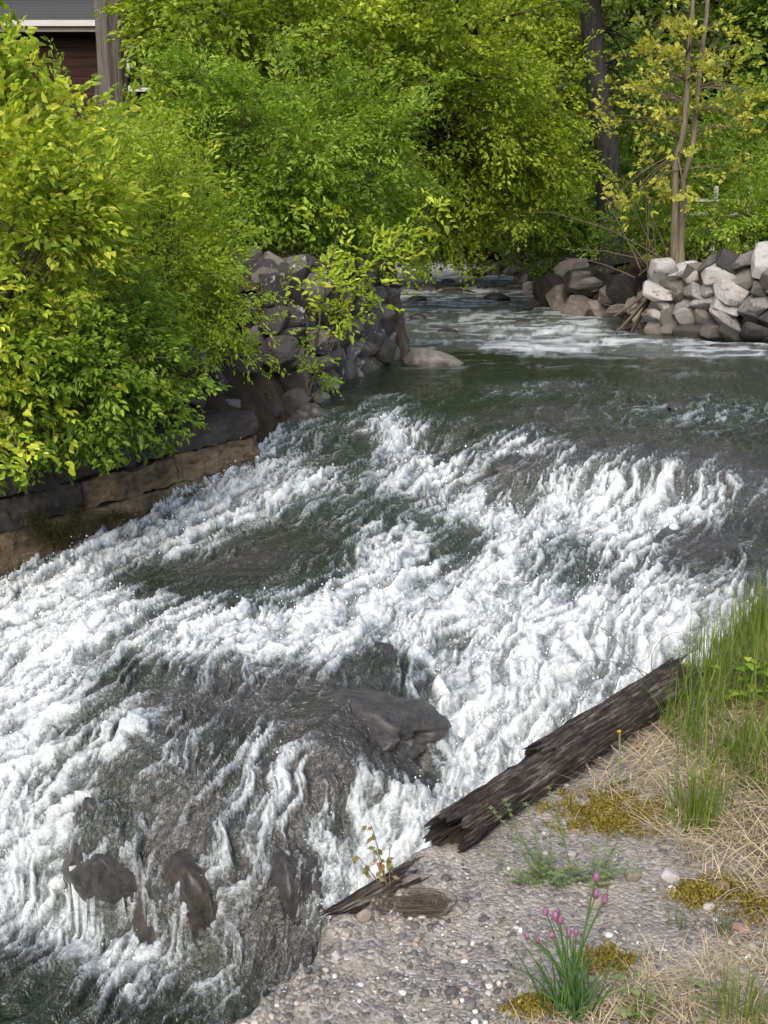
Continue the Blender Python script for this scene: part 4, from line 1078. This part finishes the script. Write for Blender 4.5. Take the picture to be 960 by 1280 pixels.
grassy = np.clip(sstep(.0, .5, (Xb - (.62 + .10 * (Yb - 2))) + .25 * fbm(Xb * 2.5, Yb * 2.5, 1, 3)) + sstep(3.4, 4., Yb), 0, 1)
grassy = np.maximum(grassy, sstep(.25, -.05, (Yb - 1.95) + .2 * fbm(Xb * 3, Yb * 3, 2, 2)) * sstep(.25, .5, Xb))
bf = grid_faces(nrb, ncb)
bf = bf[((sb_[:-1, :-1] > -.5) | (sb_[1:, 1:] > -.5)).ravel()]
m = Mat('gravel_slab')
big = m.noise(5, 8, .7, True)
vor = m.voro(95, True, 'Color'); vd = m.voro(95, True, 'Distance')
sepc = m.node('ShaderNodeSeparateColor'); m.link(vor, sepc.inputs[0])
peb = m.ramp(sepc.outputs[0], [(0, (.13, .125, .12)), (.45, (.26, .245, .22)), (.75, (.39, .365, .325)), (1, (.52, .50, .47))])
cem = m.ramp(big, [(.3, (.22, .20, .17)), (.55, (.36, .33, .285)), (.75, (.43, .40, .355))])
c = m.mix(m.ramp(m.noise(9, 6, .7, True), [(.40, (0, 0, 0)), (.62, (1, 1, 1))]), cem, peb)
c = m.mix(.6, c, m.ramp(m.noise(60, 5, .7, True), [(.3, (.35, .35, .35)), (.62, (1, 1, 1))]), 'MULTIPLY')
soil = m.ramp(m.noise(22, 7, .75, True), [(.3, (.045, .033, .02)), (.5, (.13, .10, .065)), (.7, (.26, .21, .14))])
c = m.mix(m.attr('soil'), c, soil)
m.color(c); m.rough(.92); m.spec(.2)
m.bump(m.math('ADD', m.math('MULTIPLY', vd, -.8), m.noise(70, 6, .7, True)), .8, .012)
bank = obj('gravel_bank', mesh_np('gravel_bank', np.stack([Xb, Yb, Zb_], -1).reshape(-1, 3), bf, m.m, {'soil': grassy.ravel()}))
tag(bank, kind='structure')
def BZ(x, y):
    z, s = bank_z(np.atleast_1d(np.asarray(x, float)), np.atleast_1d(np.asarray(y, float)))
    return z
def on_bank(px, py):
    r = ray(px, py); d = np.linspace(1.4, 7, 1200); z = CAMH + r[2] / r[1] * d; x = r[0] / r[1] * d
    k = np.argmax(z < bank_z(x, d)[0]); return np.array([x[k], d[k], z[k]])

# loose gravel
def pebbles(name, xy, rad, seed, sub, label):
    g = np.random.default_rng(seed); k = len(xy); v0, f0 = ICO[sub]
    st = np.stack([g.uniform(.7, 1.4, k), g.uniform(.7, 1.2, k), g.uniform(.45, .85, k)], -1) * rad[:, None]
    a = g.uniform(0, 6.28, k); ca, sa = np.cos(a), np.sin(a)
    bump_ = 1 + .18 * g.normal(size=(k, len(v0), 1)) * (.6 if sub == 2 else 1)
    p = v0[None] * bump_ * st[:, None]
    p = np.stack([p[..., 0] * ca[:, None] - p[..., 1] * sa[:, None], p[..., 0] * sa[:, None] + p[..., 1] * ca[:, None], p[..., 2]], -1)
    z = BZ(xy[:, 0], xy[:, 1]) + rad * .18
    p = p + np.stack([xy[:, 0], xy[:, 1], z], -1)[:, None]
    f = (f0[None] + len(v0) * np.arange(k)[:, None, None]).reshape(-1, 3)
    t = np.repeat(g.random(k) ** 1.25, len(v0))
    o = obj(name, mesh_np(name, p.reshape(-1, 3), f, M['pebble'], {'tint': t}))
    return tag(o, label, 'gravel', kind='stuff')
m = Mat('pebble')
c = m.ramp(m.attr('tint'), [(0, (.07, .068, .066)), (.3, (.145, .14, .135)), (.55, (.24, .225, .20)), (.75, (.30, .24, .185)), (.9, (.46, .44, .41)), (1, (.70, .69, .66))])
m.color(m.mix(.4, c, m.ramp(m.noise(240, 4, .7, True), [(.3, (.45, .45, .45)), (.65, (1, 1, 1))]), 'MULTIPLY')); m.rough(.8); m.bump(m.noise(300, 4, .6, True), .3, .003)
M['pebble'] = m.m
g = np.random.default_rng(44)
xy = np.stack([g.uniform(-.75, 1.6, 60000), g.uniform(1.45, 4.0, 60000)], -1)
s_ = bank_z(xy[:, 0], xy[:, 1], False)[1]
loose = sstep(.25, -.25, fbm(xy[:, 0] * 2.3 + 4, xy[:, 1] * 2.3, 2, 3) + 1.0 * (xy[:, 1] - 2.28) + .35 * (xy[:, 0] - .1)) * .95 + .10 + .12 * sstep(.1, .5, fbm(xy[:, 0] * 5, xy[:, 1] * 5, 1, 2))
soft = np.clip(sstep(0, .5, xy[:, 0] - (.62 + .10 * (xy[:, 1] - 2))), 0, 1)
keepp = (s_ > .03) & (g.random(60000) < loose * (1 - .86 * soft) * .55)
xy = xy[keepp]
rad = .0028 + .0042 * g.random(len(xy)) ** 2.2 * (1 + 1.1 * (g.random(len(xy)) < .06))
bigp = rad > .0052
pebbles('gravel', xy[bigp], rad[bigp] * 1.25, 45, 2, 'loose rounded pebbles scattered over the cemented gravel bank')
pebbles('fine_gravel', xy[~bigp], rad[~bigp], 46, 1, 'fine grey grit and small stones spread over the bank')
print('pebbles', bigp.sum(), (~bigp).sum())
# individual stones
M['stone_pink'] = rock_mat('pink_stone', [(.3, (.22, .13, .10)), (.6, (.40, .26, .20)), (.8, (.50, .36, .29))], .85, 8, .5)
M['stone_white'] = rock_mat('white_stone', [(.3, (.36, .34, .31)), (.6, (.55, .53, .50)), (.8, (.68, .66, .62))], .85, 8, .5)
M['stone_buff'] = rock_mat('buff_stone', [(.3, (.20, .17, .14)), (.6, (.34, .29, .24)), (.8, (.45, .40, .34))], .85, 8, .5)
for i, (px, py, w, h, mt, lab) in enumerate([
    (902, 1108, 13, 9, 'stone_pink', 'pinkish angular stone resting on the mossy dry grass'),
    (838, 1092, 15, 7, 'stone_white', 'white flat stone right of the feathery weeds'),
    (790, 1092, 17, 8, 'stone_buff', 'rounded buff stone behind the pink chive buds'),
    (714, 1068, 8, 6, 'stone_white', 'small white pebble below the big moss cushion'),
    (886, 1132, 8, 5, 'stone_white', 'small white stone under the pinkish stone'),
    (925, 1158, 11, 6, 'stone_pink', 'low pink stone at the rim of the dry grass'),
    (456, 1142, 10, 9, 'stone_buff', 'buff pebble leaning against the short driftwood'),
    (655, 1237, 9, 6, 'stone_white', 'white pebble left of the chive clump'),
    (744, 1125, 12, 10, 'stone_buff', 'pale round stone behind the chive stalks'),
    (420, 1193, 7, 5, 'stone_white', 'bright white pebble near the slab edge'),
    (740, 1012, 12, 8, 'stone_buff', 'grey-buff stone wedged under the log beside the moss'),
    (612, 1020, 22, 16, 'pale_rock', 'rough grey stone supporting the underside of the log')]):
    c = on_bank(px, py + h * .6); k = np.linalg.norm(c - np.array([0, 0, CAMH])) / FPX
    g = np.random.default_rng(60 + i)
    boulder('stone', lab, c + np.array([0, 0, h * k * .35]), (w * k, w * k * .85, h * k * 1.05), (g.normal(0, .15), g.normal(0, .15), g.uniform(0, 6)), M[mt], 2000 + i, 3, 10, .07, cat='stone', flat=(.55, .9))

# ------------------------------------------------------------------ rotten log on the bank edge
m = Mat('rotten_wood')
f1 = m.noise(120, 9, .76, stretch=(.07, 1, 1)); f2 = m.noise(14, 6, .7, stretch=(.5, 1, 1))
c = m.ramp(f1, [(.32, (.010, .008, .007)), (.47, (.040, .031, .025)), (.55, (.15, .125, .10)), (.66, (.42, .385, .345))])
c = m.mix(m.ramp(f2, [(.38, (0, 0, 0)), (.6, (1, 1, 1))]), m.ramp(f1, [(.35, (.008, .006, .005)), (.7, (.07, .055, .045))]), c)
m.color(c); m.rough(.85); m.spec(.25); m.bump(m.math('ADD', f1, m.math('MULTIPLY', m.noise(90, 5, .7, stretch=(.15, 1, 1)), .5)), 1., .02)
M['rotten'] = m.m
M['rot_core'] = flat('rotten_core', (.008, .006, .005), .95, (.035, .025, .018), 40, .9)
def log_piece(name, L, r0, r1, mat, parent, loc, rot, seed, squash=.8, rag=.06, n=150, sides=56, a0=0., a1=2 * math.pi):
    g = np.random.default_rng(seed)
    q = np.linspace(0, 1, n); full = a1 - a0 > 6
    a = np.linspace(a0, a1, sides, endpoint=not full)
    rr = (r0 + (r1 - r0) * q)[:, None] * (1 + .10 * fbm(q[:, None] * 4 + seed, np.cos(a)[None] * .7 + np.sin(a)[None], 1, 3))
    fib = .10 * fbm(q[:, None] * L * 5 + seed, a[None] * 5.0, 2, 4) - .10 * np.abs(N2(q[:, None] * L * 3 + seed * 2, a[None] * 9, 3)) - .11 * np.abs(N2(q[:, None] * L * 7, a[None] * 17, 1)) - .05 * np.abs(N2(q[:, None] * L * 24, a[None] * 31, 2))
    rr = rr * (1 + fib)
    x = q[:, None] * L + 0 * a[None]
    e0 = rag * fbm(a[None] * 2.2 + seed, a[None] * 0, 0, 5, .7) ; e1 = rag * fbm(a[None] * 2.2 + seed + 9, a[None] * 0, 1, 4)
    x = x + e0 * (1 - q[:, None]) ** 6 * 2 + e1 * q[:, None] ** 6 * 2
    v = np.stack([x, np.cos(a)[None] * rr, np.sin(a)[None] * rr * squash], -1).reshape(-1, 3)
    i_ = np.arange(n * sides).reshape(n, sides)
    if full: f = np.stack([i_[:-1], np.roll(i_[:-1], -1, 1), np.roll(i_[1:], -1, 1), i_[1:]], -1).reshape(-1, 4)
    else: f = grid_faces(n, sides)
    o = obj(name, mesh_np(name, v, f, mat), parent); o.location = [float(k) for k in loc]; o.rotation_euler = rot
    # ragged hollow end
    if full:
        m0 = v.reshape(n, sides, 3)[0]; ctr = m0.mean(0)
        rings = [m0]
        for s, dp in ((.72, .05), (.4, .09), (.05, .11)):
            rings.append(ctr + (m0 - ctr) * s + np.array([dp, 0, 0]) + g.normal(0, .006, m0.shape))
        vv = np.concatenate(rings); j = np.arange(4 * sides).reshape(4, sides)
        ff = np.stack([j[:-1], j[1:], np.roll(j[1:], -1, 1), np.roll(j[:-1], -1, 1)], -1).reshape(-1, 4)
        obj('hollow_end', mesh_np('hollow_end', vv, ff, M['rot_core']), o)
    return o
l0 = P(560, 1042, .025); l1 = P(862, 846, .05)
d_ = l1 - l0; Ll = np.linalg.norm(d_); az = math.atan2(d_[1], d_[0]); el = math.asin(d_[2] / Ll)
log = thing('fallen_log', 'long rotten dark log lying along the grassy bank edge', 'log', l0)
log_piece('log_body', Ll, .068, .060, M['rotten'], log, (0, 0, 0), (0, -el, az), 3, .82, .03, 260, 90)
q = d_ / Ll * .48 + np.array([-.012, .02, .022])
log_piece('split_upper_layer', Ll - .50, .062, .05, M['rotten'], log, q, (R(8), -el, az + R(1.5)), 8, .75, .035, 200, 90)
s0 = P(424, 1138, -.0); s1 = P(512, 1090, .02); d_ = s1 - s0; Ls_ = np.linalg.norm(d_)
dw = thing('driftwood', 'short split piece of pale driftwood by the slab edge', 'driftwood', s0)
log_piece('wood_body', Ls_, .022, .042, M['rotten'], dw, (0, 0, .0), (0, -R(3), math.atan2(d_[1], d_[0])), 15, .7, .05, 70, 40)
# matted root nest behind it
nc_ = on_bank(515, 1135); g = np.random.default_rng(71); gz = Geo()
for i in range(170):
    a0_ = g.uniform(0, 6.28); r_ = abs(g.normal(.045, .022)); w_ = g.uniform(.6, 2.4)
    th = np.linspace(a0_, a0_ + w_, 6)
    p = nc_ + np.stack([np.cos(th) * r_ * 1.5, np.sin(th) * r_ * .8, .006 + g.uniform(0, .022) + .004 * np.sin(th * 3)], -1)
    gz.tube(p, .0011, 3, g.random() * .5)
v, f, t = gz.out()
nest = obj('root_mat', mesh_np('root_mat', v - nc_, f, M['twig'], {'tint': t}), None, nc_); tag(nest, 'small nest-like mat of dead brown roots beside the driftwood', 'root mat')

# ------------------------------------------------------------------ grasses
def blades(xy, zs, L, W, lean, g, seg=4, flatness=0., dirs=None):
    """ribbons; returns verts, quads, per-vertex blade index"""
    k = len(xy)
    a = g.uniform(0, 6.28, k) if dirs is None else dirs
    dx, dy = np.cos(a), np.sin(a)
    t = np.linspace(0, 1, seg + 1)
    bend = np.clip(np.abs(g.normal(lean, lean * .6, k)), .03, 1.6)
    ang = bend[:, None] * t[None] ** 1.2 + flatness                                 # from vertical
    stepl = (L / seg)[:, None]
    hor = np.cumsum(np.sin(ang) * stepl, 1) - np.sin(ang[:, :1]) * stepl; ver = np.cumsum(np.cos(ang) * stepl, 1) - np.cos(ang[:, :1]) * stepl
    cx = xy[:, 0:1] + hor * dx[:, None]; cy = xy[:, 1:2] + hor * dy[:, None]; cz = zs[:, None] + ver
    tw = a + np.pi / 2 + g.normal(0, .7, k)
    w = W[:, None] * (1 - t[None] ** 1.6 * .93) * .5
    o = np.stack([np.cos(tw)[:, None] * w, np.sin(tw)[:, None] * w, 0 * w], -1)
    c = np.stack([cx, cy, cz], -1)
    v = np.stack([c - o, c + o], 2).reshape(-1, 3)
    b = (np.arange(k) * (seg + 1) * 2)[:, None]; j = (np.arange(seg) * 2)[None]
    f = np.stack([b + j, b + j + 1, b + j + 3, b + j + 2], -1).reshape(-1, 4)
    return v, f, np.repeat(np.arange(k), (seg + 1) * 2)
def scatter(g, n, poly):
    poly = np.array(poly); lo, hi = poly.min(0), poly.max(0); out = []
    while sum(len(o) for o in out) < n:
        p = g.uniform(lo, hi, (n * 2, 2)); out.append(p[inside(p[:, 0], p[:, 1], poly)])
    return np.concatenate(out)[:n]
def ground_poly(pts): return [on_bank(*p)[:2] for p in pts]
g = np.random.default_rng(81)
# thatch of dead grass
pl = [(.60, 3.05), (.80, 3.32), (.95, 3.6), (1.5, 4.4), (1.95, 4.95), (2.8, 4.4), (1.9, 2.3), (1.0, 2.32), (.82, 2.5), (.80, 2.72), (.70, 2.85)]
xy = scatter(g, 14000, pl); v, f, idx = blades(xy, BZ(xy[:, 0], xy[:, 1]) + g.uniform(.0, .025, len(xy)), g.uniform(.06, .20, len(xy)), g.uniform(.0016, .0034, len(xy)), .5, g, 4, 1.1)
pl2 = [(.22, 1.95), (.38, 2.08), (.60, 2.2), (.85, 2.28), (1.6, 2.28), (1.4, 1.6), (.15, 1.6)]
xy2 = scatter(g, 7000, pl2); v2, f2, i2 = blades(xy2, BZ(xy2[:, 0], xy2[:, 1]) + g.uniform(.0, .014, len(xy2)), g.uniform(.03, .10, len(xy2)), g.uniform(.0012, .0024, len(xy2)), .5, g, 4, 1.1)
vv = np.concatenate([v, v2]); ff = np.concatenate([f, f2 + len(v)]); ii = np.concatenate([idx, i2 + len(xy)])
tt = np.clip(g.normal(.5, .25, ii.max() + 1), 0, 1)[ii]
tag(obj('dry_grass', mesh_np('dry_grass', vv, ff, M['dry'], {'tint': tt}, False)), 'matted straw-coloured dead grass covering the right side of the bank', 'dry grass', kind='stuff')
# fresh grass on the slope
pl = [(.93, 3.42), (1.02, 3.68), (1.25, 4.03), (1.6, 4.58), (1.95, 5.0), (3.2, 6.6), (4., 6.2), (2.6, 4.), (1.7, 2.7), (1.2, 2.8), (1.0, 3.05)]
xy = scatter(g, 15000, pl); cl_ = fbm(xy[:, 0] * 3.2, xy[:, 1] * 3.2, 2, 2); xy = xy[(cl_ + g.normal(0, .25, len(xy))) > -.12]
v, f, idx = blades(xy, BZ(xy[:, 0], xy[:, 1]), g.uniform(.09, .30, len(xy)), g.uniform(.0024, .0052, len(xy)), .55, g, 4)
tt = np.clip(g.normal(.5, .22, len(xy)), 0, 1)[idx]
tag(obj('green_grass', mesh_np('green_grass', v, f, M['grass'], {'tint': tt}, False)), 'fresh green grass growing over the right bank slope', 'grass', kind='stuff')
def tuft(label, px, py, n, r, L, W, lean, seed, mat='grass', name='grass_tuft', tm=.5):
    g = np.random.default_rng(seed); c = on_bank(px, py)
    xy = c[:2] + g.normal(0, r, (n, 2)); a = np.arctan2(xy[:, 1] - c[1], xy[:, 0] - c[0]) + g.normal(0, .5, n)
    v, f, idx = blades(xy, BZ(xy[:, 0], xy[:, 1]) - .004, g.uniform(L * .5, L, n), g.uniform(W * .7, W * 1.2, n), lean, g, 6, 0, a)
    o = obj(name, mesh_np(name, v - c, f, M[mat], {'tint': np.clip(g.normal(tm, .2, n), 0, 1)[idx]}, False), None, c)
    return tag(o, label, 'grass')
tuft('upright green grass tuft rising from dry grass right of the moss', 872, 1030, 130, .04, .27, .0045, .5, 5)
tuft('tall thin grass stalks in front of the white water at the log end', 882, 850, 110, .05, .34, .0035, .18, 6)
tuft('tall grass at the right picture edge against the rapids', 955, 800, 160, .07, .32, .0042, .25, 7)
tuft('fresh grass tuft at the bottom right corner', 925, 1275, 90, .035, .15, .0035, .3, 8)
tuft('thin blue-green grass blades on the gravel left of the right tuft', 850, 1160, 22, .012, .075, .002, .25, 9, tm=.2)
tuft('sparse short grass blades beside the pinkish stone', 905, 1170, 26, .014, .085, .0022, .25, 10, tm=.2)
tuft('green grass clump behind the dandelion on the bank slope', 925, 960, 120, .05, .2, .004, .45, 11)
tuft('low grass sprouts at the bottom edge right of the chives', 800, 1272, 60, .02, .06, .004, .7, 12)

# moss cushions
for i, (lab, px, py, rx, ry, n, mt) in enumerate([('largest ochre moss cushion at the foot of the log', 765, 1018, .17, .085, 1900, 'mossy'), ('dark ochre moss under the pinkish stone', 885, 1118, .12, .04, 600, 'mossy'), ('small rusty moss patch left of the chive clump', 668, 1262, .06, .03, 300, 'mossy'), ('thin moss patch behind the chive clump', 760, 1205, .07, .025, 260, 'mossy'), ('olive moss in the right corner of the dry grass', 945, 1135, .06, .04, 240, 'mossy')]):
    g = np.random.default_rng(330 + i); c = on_bank(px, py)
    a = g.normal(size=(n, 2)) * .6; a = a[(a ** 2).sum(1) < 2.6]; a = a[fbm(a[:, 0] * 3 + i, a[:, 1] * 3, 1, 3) + .35 * (1 - (a ** 2).sum(1)) > .02]
    xy = c[:2] + a * np.array([rx, ry * 1.6]); z = BZ(xy[:, 0], xy[:, 1]) + .016 * np.clip(1 - (a ** 2).sum(1), 0, 1) * (1 + fbm(xy[:, 0] * 30, xy[:, 1] * 30, 2, 2))
    v, f, t = tufts(np.stack([xy[:, 0], xy[:, 1], z], -1), (0, 0, 1), 14, .008, .006, 340 + i, .9)
    o = obj('moss_patch', mesh_np('moss_patch', v - c, f, M[mt], {'tint': t}, False), None, c); tag(o, lab, 'moss')

# ------------------------------------------------------------------ flowers and weeds
def leaf_quad(p, a, n, L, w):
    a = np.asarray(a, float); a /= np.linalg.norm(a); s = np.cross(a, n); s /= np.linalg.norm(s) + 1e-9; n = np.cross(s, a)
    return np.array([p, p + a * L * .45 + s * w * .5 + n * w * .15, p + a * L, p + a * L * .45 - s * w * .5 + n * w * .15])
# chives
cb = on_bank(712, 1268); chive = thing('chive_clump', 'clump of green chives with closed pink-purple flower buds', 'chives', cb)
m = Mat('chive_bud'); m.color(m.ramp(m.noise(90, 3, .6), [(.3, (.10, .035, .075)), (.7, (.28, .12, .21))])); m.rough(.6); M['bud'] = m.m
g = np.random.default_rng(91)
for i, (px, py, hd) in enumerate([(682, 1140, 1), (694, 1146, 1), (700, 1150, 1), (690, 1168, 1), (672, 1176, .7), (711, 1166, .8), (720, 1166, .7), (745, 1118, 1), (745, 1097, 1), (756, 1124, 1), (658, 1170, .6), (728, 1168, .7), (697, 1140, .9)]):
    b = cb + np.array([g.normal(0, .018), g.normal(0, .015), -.005])
    tip = PD(px, py, cb[1] + .02 + g.normal(0, .015))
    gz = Geo(); t = np.linspace(0, 1, 9)[:, None]
    out = (tip - b); p = b + np.array([0, 0, out[2]]) * t + np.array([out[0], out[1], 0]) * t ** 1.7
    gz.tube(p, np.linspace(.0026, .0017, 9), 6, .5); v, f, tt = gz.out()
    st = part('stalk', v, f, M['chive'], chive, {'tint': tt})
    v0, f0 = ICO[2]; r_ = .0072 * hd * g.uniform(.85, 1.15)
    vv = v0 * np.array([r_, r_, r_ * 1.45]) * (1 + .06 * N3(v0, 9, i)[:, None]); vv[:, 2] += np.where(v0[:, 2] > .6, (v0[:, 2] - .6) * r_ * 1.1, 0)
    o = obj('flower_bud', mesh_np('flower_bud', vv + tip - np.array(cb), f0, M['bud']), st)
for i in range(58):
    b = cb + np.array([g.normal(0, .022), g.normal(0, .016), -.005]); L = g.uniform(.08, .21)
    dv_ = np.array([g.normal(0, .35), g.normal(0, .25), 1.]); dv_ /= np.linalg.norm(dv_)
    t = np.linspace(0, 1, 8)[:, None]; p = b + dv_ * L * t + np.array([dv_[0], dv_[1], -.1]) * L * .5 * t ** 2.5
    gz = Geo(); gz.tube(p, np.linspace(.0027, .0006, 8), 5, g.random()); v, f, tt = gz.out()
    part('leaf', v, f, M['chive'], chive, {'tint': tt})
# dandelion on the log
M['yellow'] = flat('dandelion_yellow', (.62, .36, .01), .6, (.72, .46, .02), 90, .2)
fb = on_bank(769, 985); dl = thing('dandelion', 'yellow dandelion flower on a tall stem in front of the log', 'dandelion', fb)
tip = PD(774, 916, fb[1] + .02); gz = Geo(); t = np.linspace(0, 1, 8)[:, None]
gz.tube(fb + (tip - fb) * t + np.array([.006, 0, 0]) * np.sin(t * 3), .003, 6, .7); v, f, tt = gz.out(); part('stem', v, f, M['weed'], dl, {'tint': tt})
g = np.random.default_rng(17); V = []
for i in range(46):
    a = g.uniform(0, 6.28); e_ = g.uniform(.1, 1.2)
    V.append(leaf_quad(tip, (math.cos(a) * math.cos(e_), math.sin(a) * math.cos(e_), math.sin(e_)), (0, 0, 1), g.uniform(.007, .012), .003))
V = np.concatenate(V); part('flower_head', V, np.arange(len(V)).reshape(-1, 4), M['yellow'], dl, smooth=False)
for i in range(9):
    a = g.uniform(0, 6.28); V = leaf_quad(fb + np.array([0, 0, .004]), (math.cos(a), math.sin(a) * .7, g.uniform(.1, .9)), (0, 0, 1), g.uniform(.04, .08), .018)
    part('leaf', V, np.arange(4).reshape(1, 4), M['weed'], dl, {'tint': np.full(4, g.random())}, False)
# whorled weeds (bedstraw)
def bedstraw(label, px, py, tops, seed, filler):
    b = on_bank(px, py); r_ = thing('bedstraw_weed', label, 'weed', b); g = np.random.default_rng(seed)
    allp = [PD(tx, ty, b[1] + g.normal(.03, .04)) for tx, ty in tops] + [b + np.array([g.normal(0, .06), g.normal(0, .045), abs(g.normal(.035, .02))]) for _ in range(filler)]
    gz = Geo(); V = []
    for tp in allp:
        o = b + np.array([g.normal(0, .03), g.normal(0, .025), -.004]); p = stem_path(g, o, tp, 8, .9, .05); gz.tube(p, np.linspace(.0014, .0007, 8), 4, .6)
        L = np.linalg.norm(tp - o); nw = max(3, int(L / .016))
        for k in range(nw):
            u = (k + .6) / nw * 7; i = min(int(u), 6); q = p[i] + (p[i + 1] - p[i]) * (u - i)
            for w in range(6):
                a = w * 1.047 + k; V.append(leaf_quad(q, (math.cos(a), math.sin(a), .45), (0, 0, 1), g.uniform(.008, .015), .0042))
    v, f, tt = gz.out(); part('stem', v, f, M['weed'], r_, {'tint': tt})
    V = np.concatenate(V); part('foliage', V, np.arange(len(V)).reshape(-1, 4), M['weed'], r_, {'tint': np.repeat(np.clip(g.normal(.55, .25, len(V) // 4), 0, 1), 4)}, False)
bedstraw('feathery green bedstraw clump with upright stems against the log', 680, 1100, [(686, 985), (656, 1005), (632, 1000), (612, 1010), (690, 1030), (640, 1045), (668, 1040)], 51, 34)
bedstraw('smaller feathery weed below the moss, right of the bedstraw clump', 755, 1098, [(778, 1040), (742, 1055), (765, 1060)], 52, 14)
# broad-leaved weeds
def rosette(name, label, px, py, n, L, w, seed, mat='weed', hgt=.05):
    b = on_bank(px, py); r_ = thing(name, label, 'plant', b); g = np.random.default_rng(seed)
    for i in range(n):
        a = g.uniform(0, 6.28); o = b + np.array([g.normal(0, .05), g.normal(0, .04), 0]); q = o + np.array([0, 0, g.uniform(.005, hgt)])
        nn = 5; t = np.linspace(0, 1, nn); LL = L * g.uniform(.6, 1.2); d = np.array([math.cos(a), math.sin(a), 0]); s = np.array([-d[1], d[0], 0])
        c = q + d * (LL * t)[:, None] + np.array([0, 0, 1]) * (LL * (.55 * t - .6 * t * t))[:, None]
        ww = w * np.sin(np.pi * (t * .9 + .06)) * .5
        v = np.stack([c - s * ww[:, None] + np.array([0, 0, .15]) * ww[:, None], c + s * ww[:, None] + np.array([0, 0, .15]) * ww[:, None]], 1).reshape(-1, 3)
        f = np.array([(2 * k, 2 * k + 1, 2 * k + 3, 2 * k + 2) for k in range(nn - 1)])
        part('leaf', v, f, M[mat], r_, {'tint': np.full(len(v), np.clip(g.normal(.55, .25), 0, 1))})
rosette('leafy_weed', 'broad-leaved green weed on the grassy slope above the log', 945, 880, 46, .055, .03, 61, 'fresh', .16)
rosette('leafy_weed', 'green leaves overhanging the far end of the log', 850, 868, 40, .05, .035, 62, 'fresh', .09)
rosette('leafy_weed', 'small green rosette at the bottom between chives and corner grass', 885, 1262, 12, .055, .016, 63, 'weed', .01)
rosette('leafy_weed', 'low round-leaved seedling just right of the chives', 790, 1248, 14, .03, .024, 64, 'weed', .015)
rosette('leafy_weed', 'bright seedling at the slab edge by the lower pool', 288, 1245, 6, .03, .02, 65, 'fresh', .02)
# bronze-leaved seedling by the driftwood
bb = on_bank(488, 1122); sd = thing('bronze_seedling', 'thin seedling with bronze and olive leaves beside the driftwood', 'seedling', bb); g = np.random.default_rng(19); gz = Geo(); V = []; T = []
for tx, ty in [(463, 1030), (447, 1070), (488, 1055), (470, 1060)]:
    tp = PD(tx, ty, bb[1] + .03); p = stem_path(g, bb, tp, 9, .8, .05); gz.tube(p, np.linspace(.0022, .0008, 9), 5)
    for k in range(9):
        u = g.uniform(.45, 1) * 8; i = min(int(u), 7); q = p[i] + (p[i + 1] - p[i]) * (u - i) + g.normal(0, .006, 3)
        V.append(leaf_quad(q, (g.normal(0, .7), g.normal(-.3, .5), g.normal(-.5, .4)), (g.normal(0, .5), -.8, .6), g.uniform(.014, .026), g.uniform(.010, .016))); T += [np.clip(g.normal(.4, .3), 0, 1)] * 4
v, f, tt = gz.out(); part('stem', v, f, M['twig'], sd)
V = np.concatenate(V); part('foliage', V, np.arange(len(V)).reshape(-1, 4), M['red_leaf'], sd, {'tint': T}, False)
# dead curved twigs
g = np.random.default_rng(23)
for lab, pts, r_ in [('long thin bare twig arching over the rapids above the log', [(840, 872), (800, 840), (770, 800), (735, 780)], .0022), ('bare branching twig leaning out over the white water', [(845, 865), (815, 838), (822, 805), (850, 790)], .002), ('low bare twig stretching left above the log', [(850, 870), (800, 838), (745, 825), (720, 845)], .002), ('brown curved twig lying on the short grass', [(812, 1215), (822, 1228), (850, 1236), (868, 1256)], .0024), ('pale straight straw leaning on the gravel', [(760, 1100), (759, 1118), (757, 1132), (756, 1140)], .0018), ('pale bleached stick lying below the dandelion', [(755, 1000), (775, 985), (800, 970), (818, 955)], .005)]:
    low = 'lying' in lab or 'straw' in lab
    b = on_bank(*pts[0]); P_ = [on_bank(*p) + np.array([0, 0, .006]) for p in pts] if low else [PD(p[0], p[1], b[1] + .10 * i) for i, p in enumerate(pts)]
    P_ = np.array(P_); t = np.linspace(0, 1, 4); q = np.linspace(0, 1, 14); pa = np.stack([np.polyval(np.polyfit(t, P_[:, i], 3), q) for i in range(3)], -1)
    gz = Geo(); gz.tube(pa, np.linspace(r_, r_ * .45, 14), 6); v, f, tt = gz.out()
    o = obj('twig', mesh_np('twig', v - P_[0], f, M['twig_pale'] if ('pale' in lab) else M['twig']), None, P_[0]); tag(o, lab, 'twig')
print('tris', sum(len(me.polygons) * (2 if len(me.polygons) and me.polygons[0].loop_total == 4 else 1) for me in bpy.data.meshes))
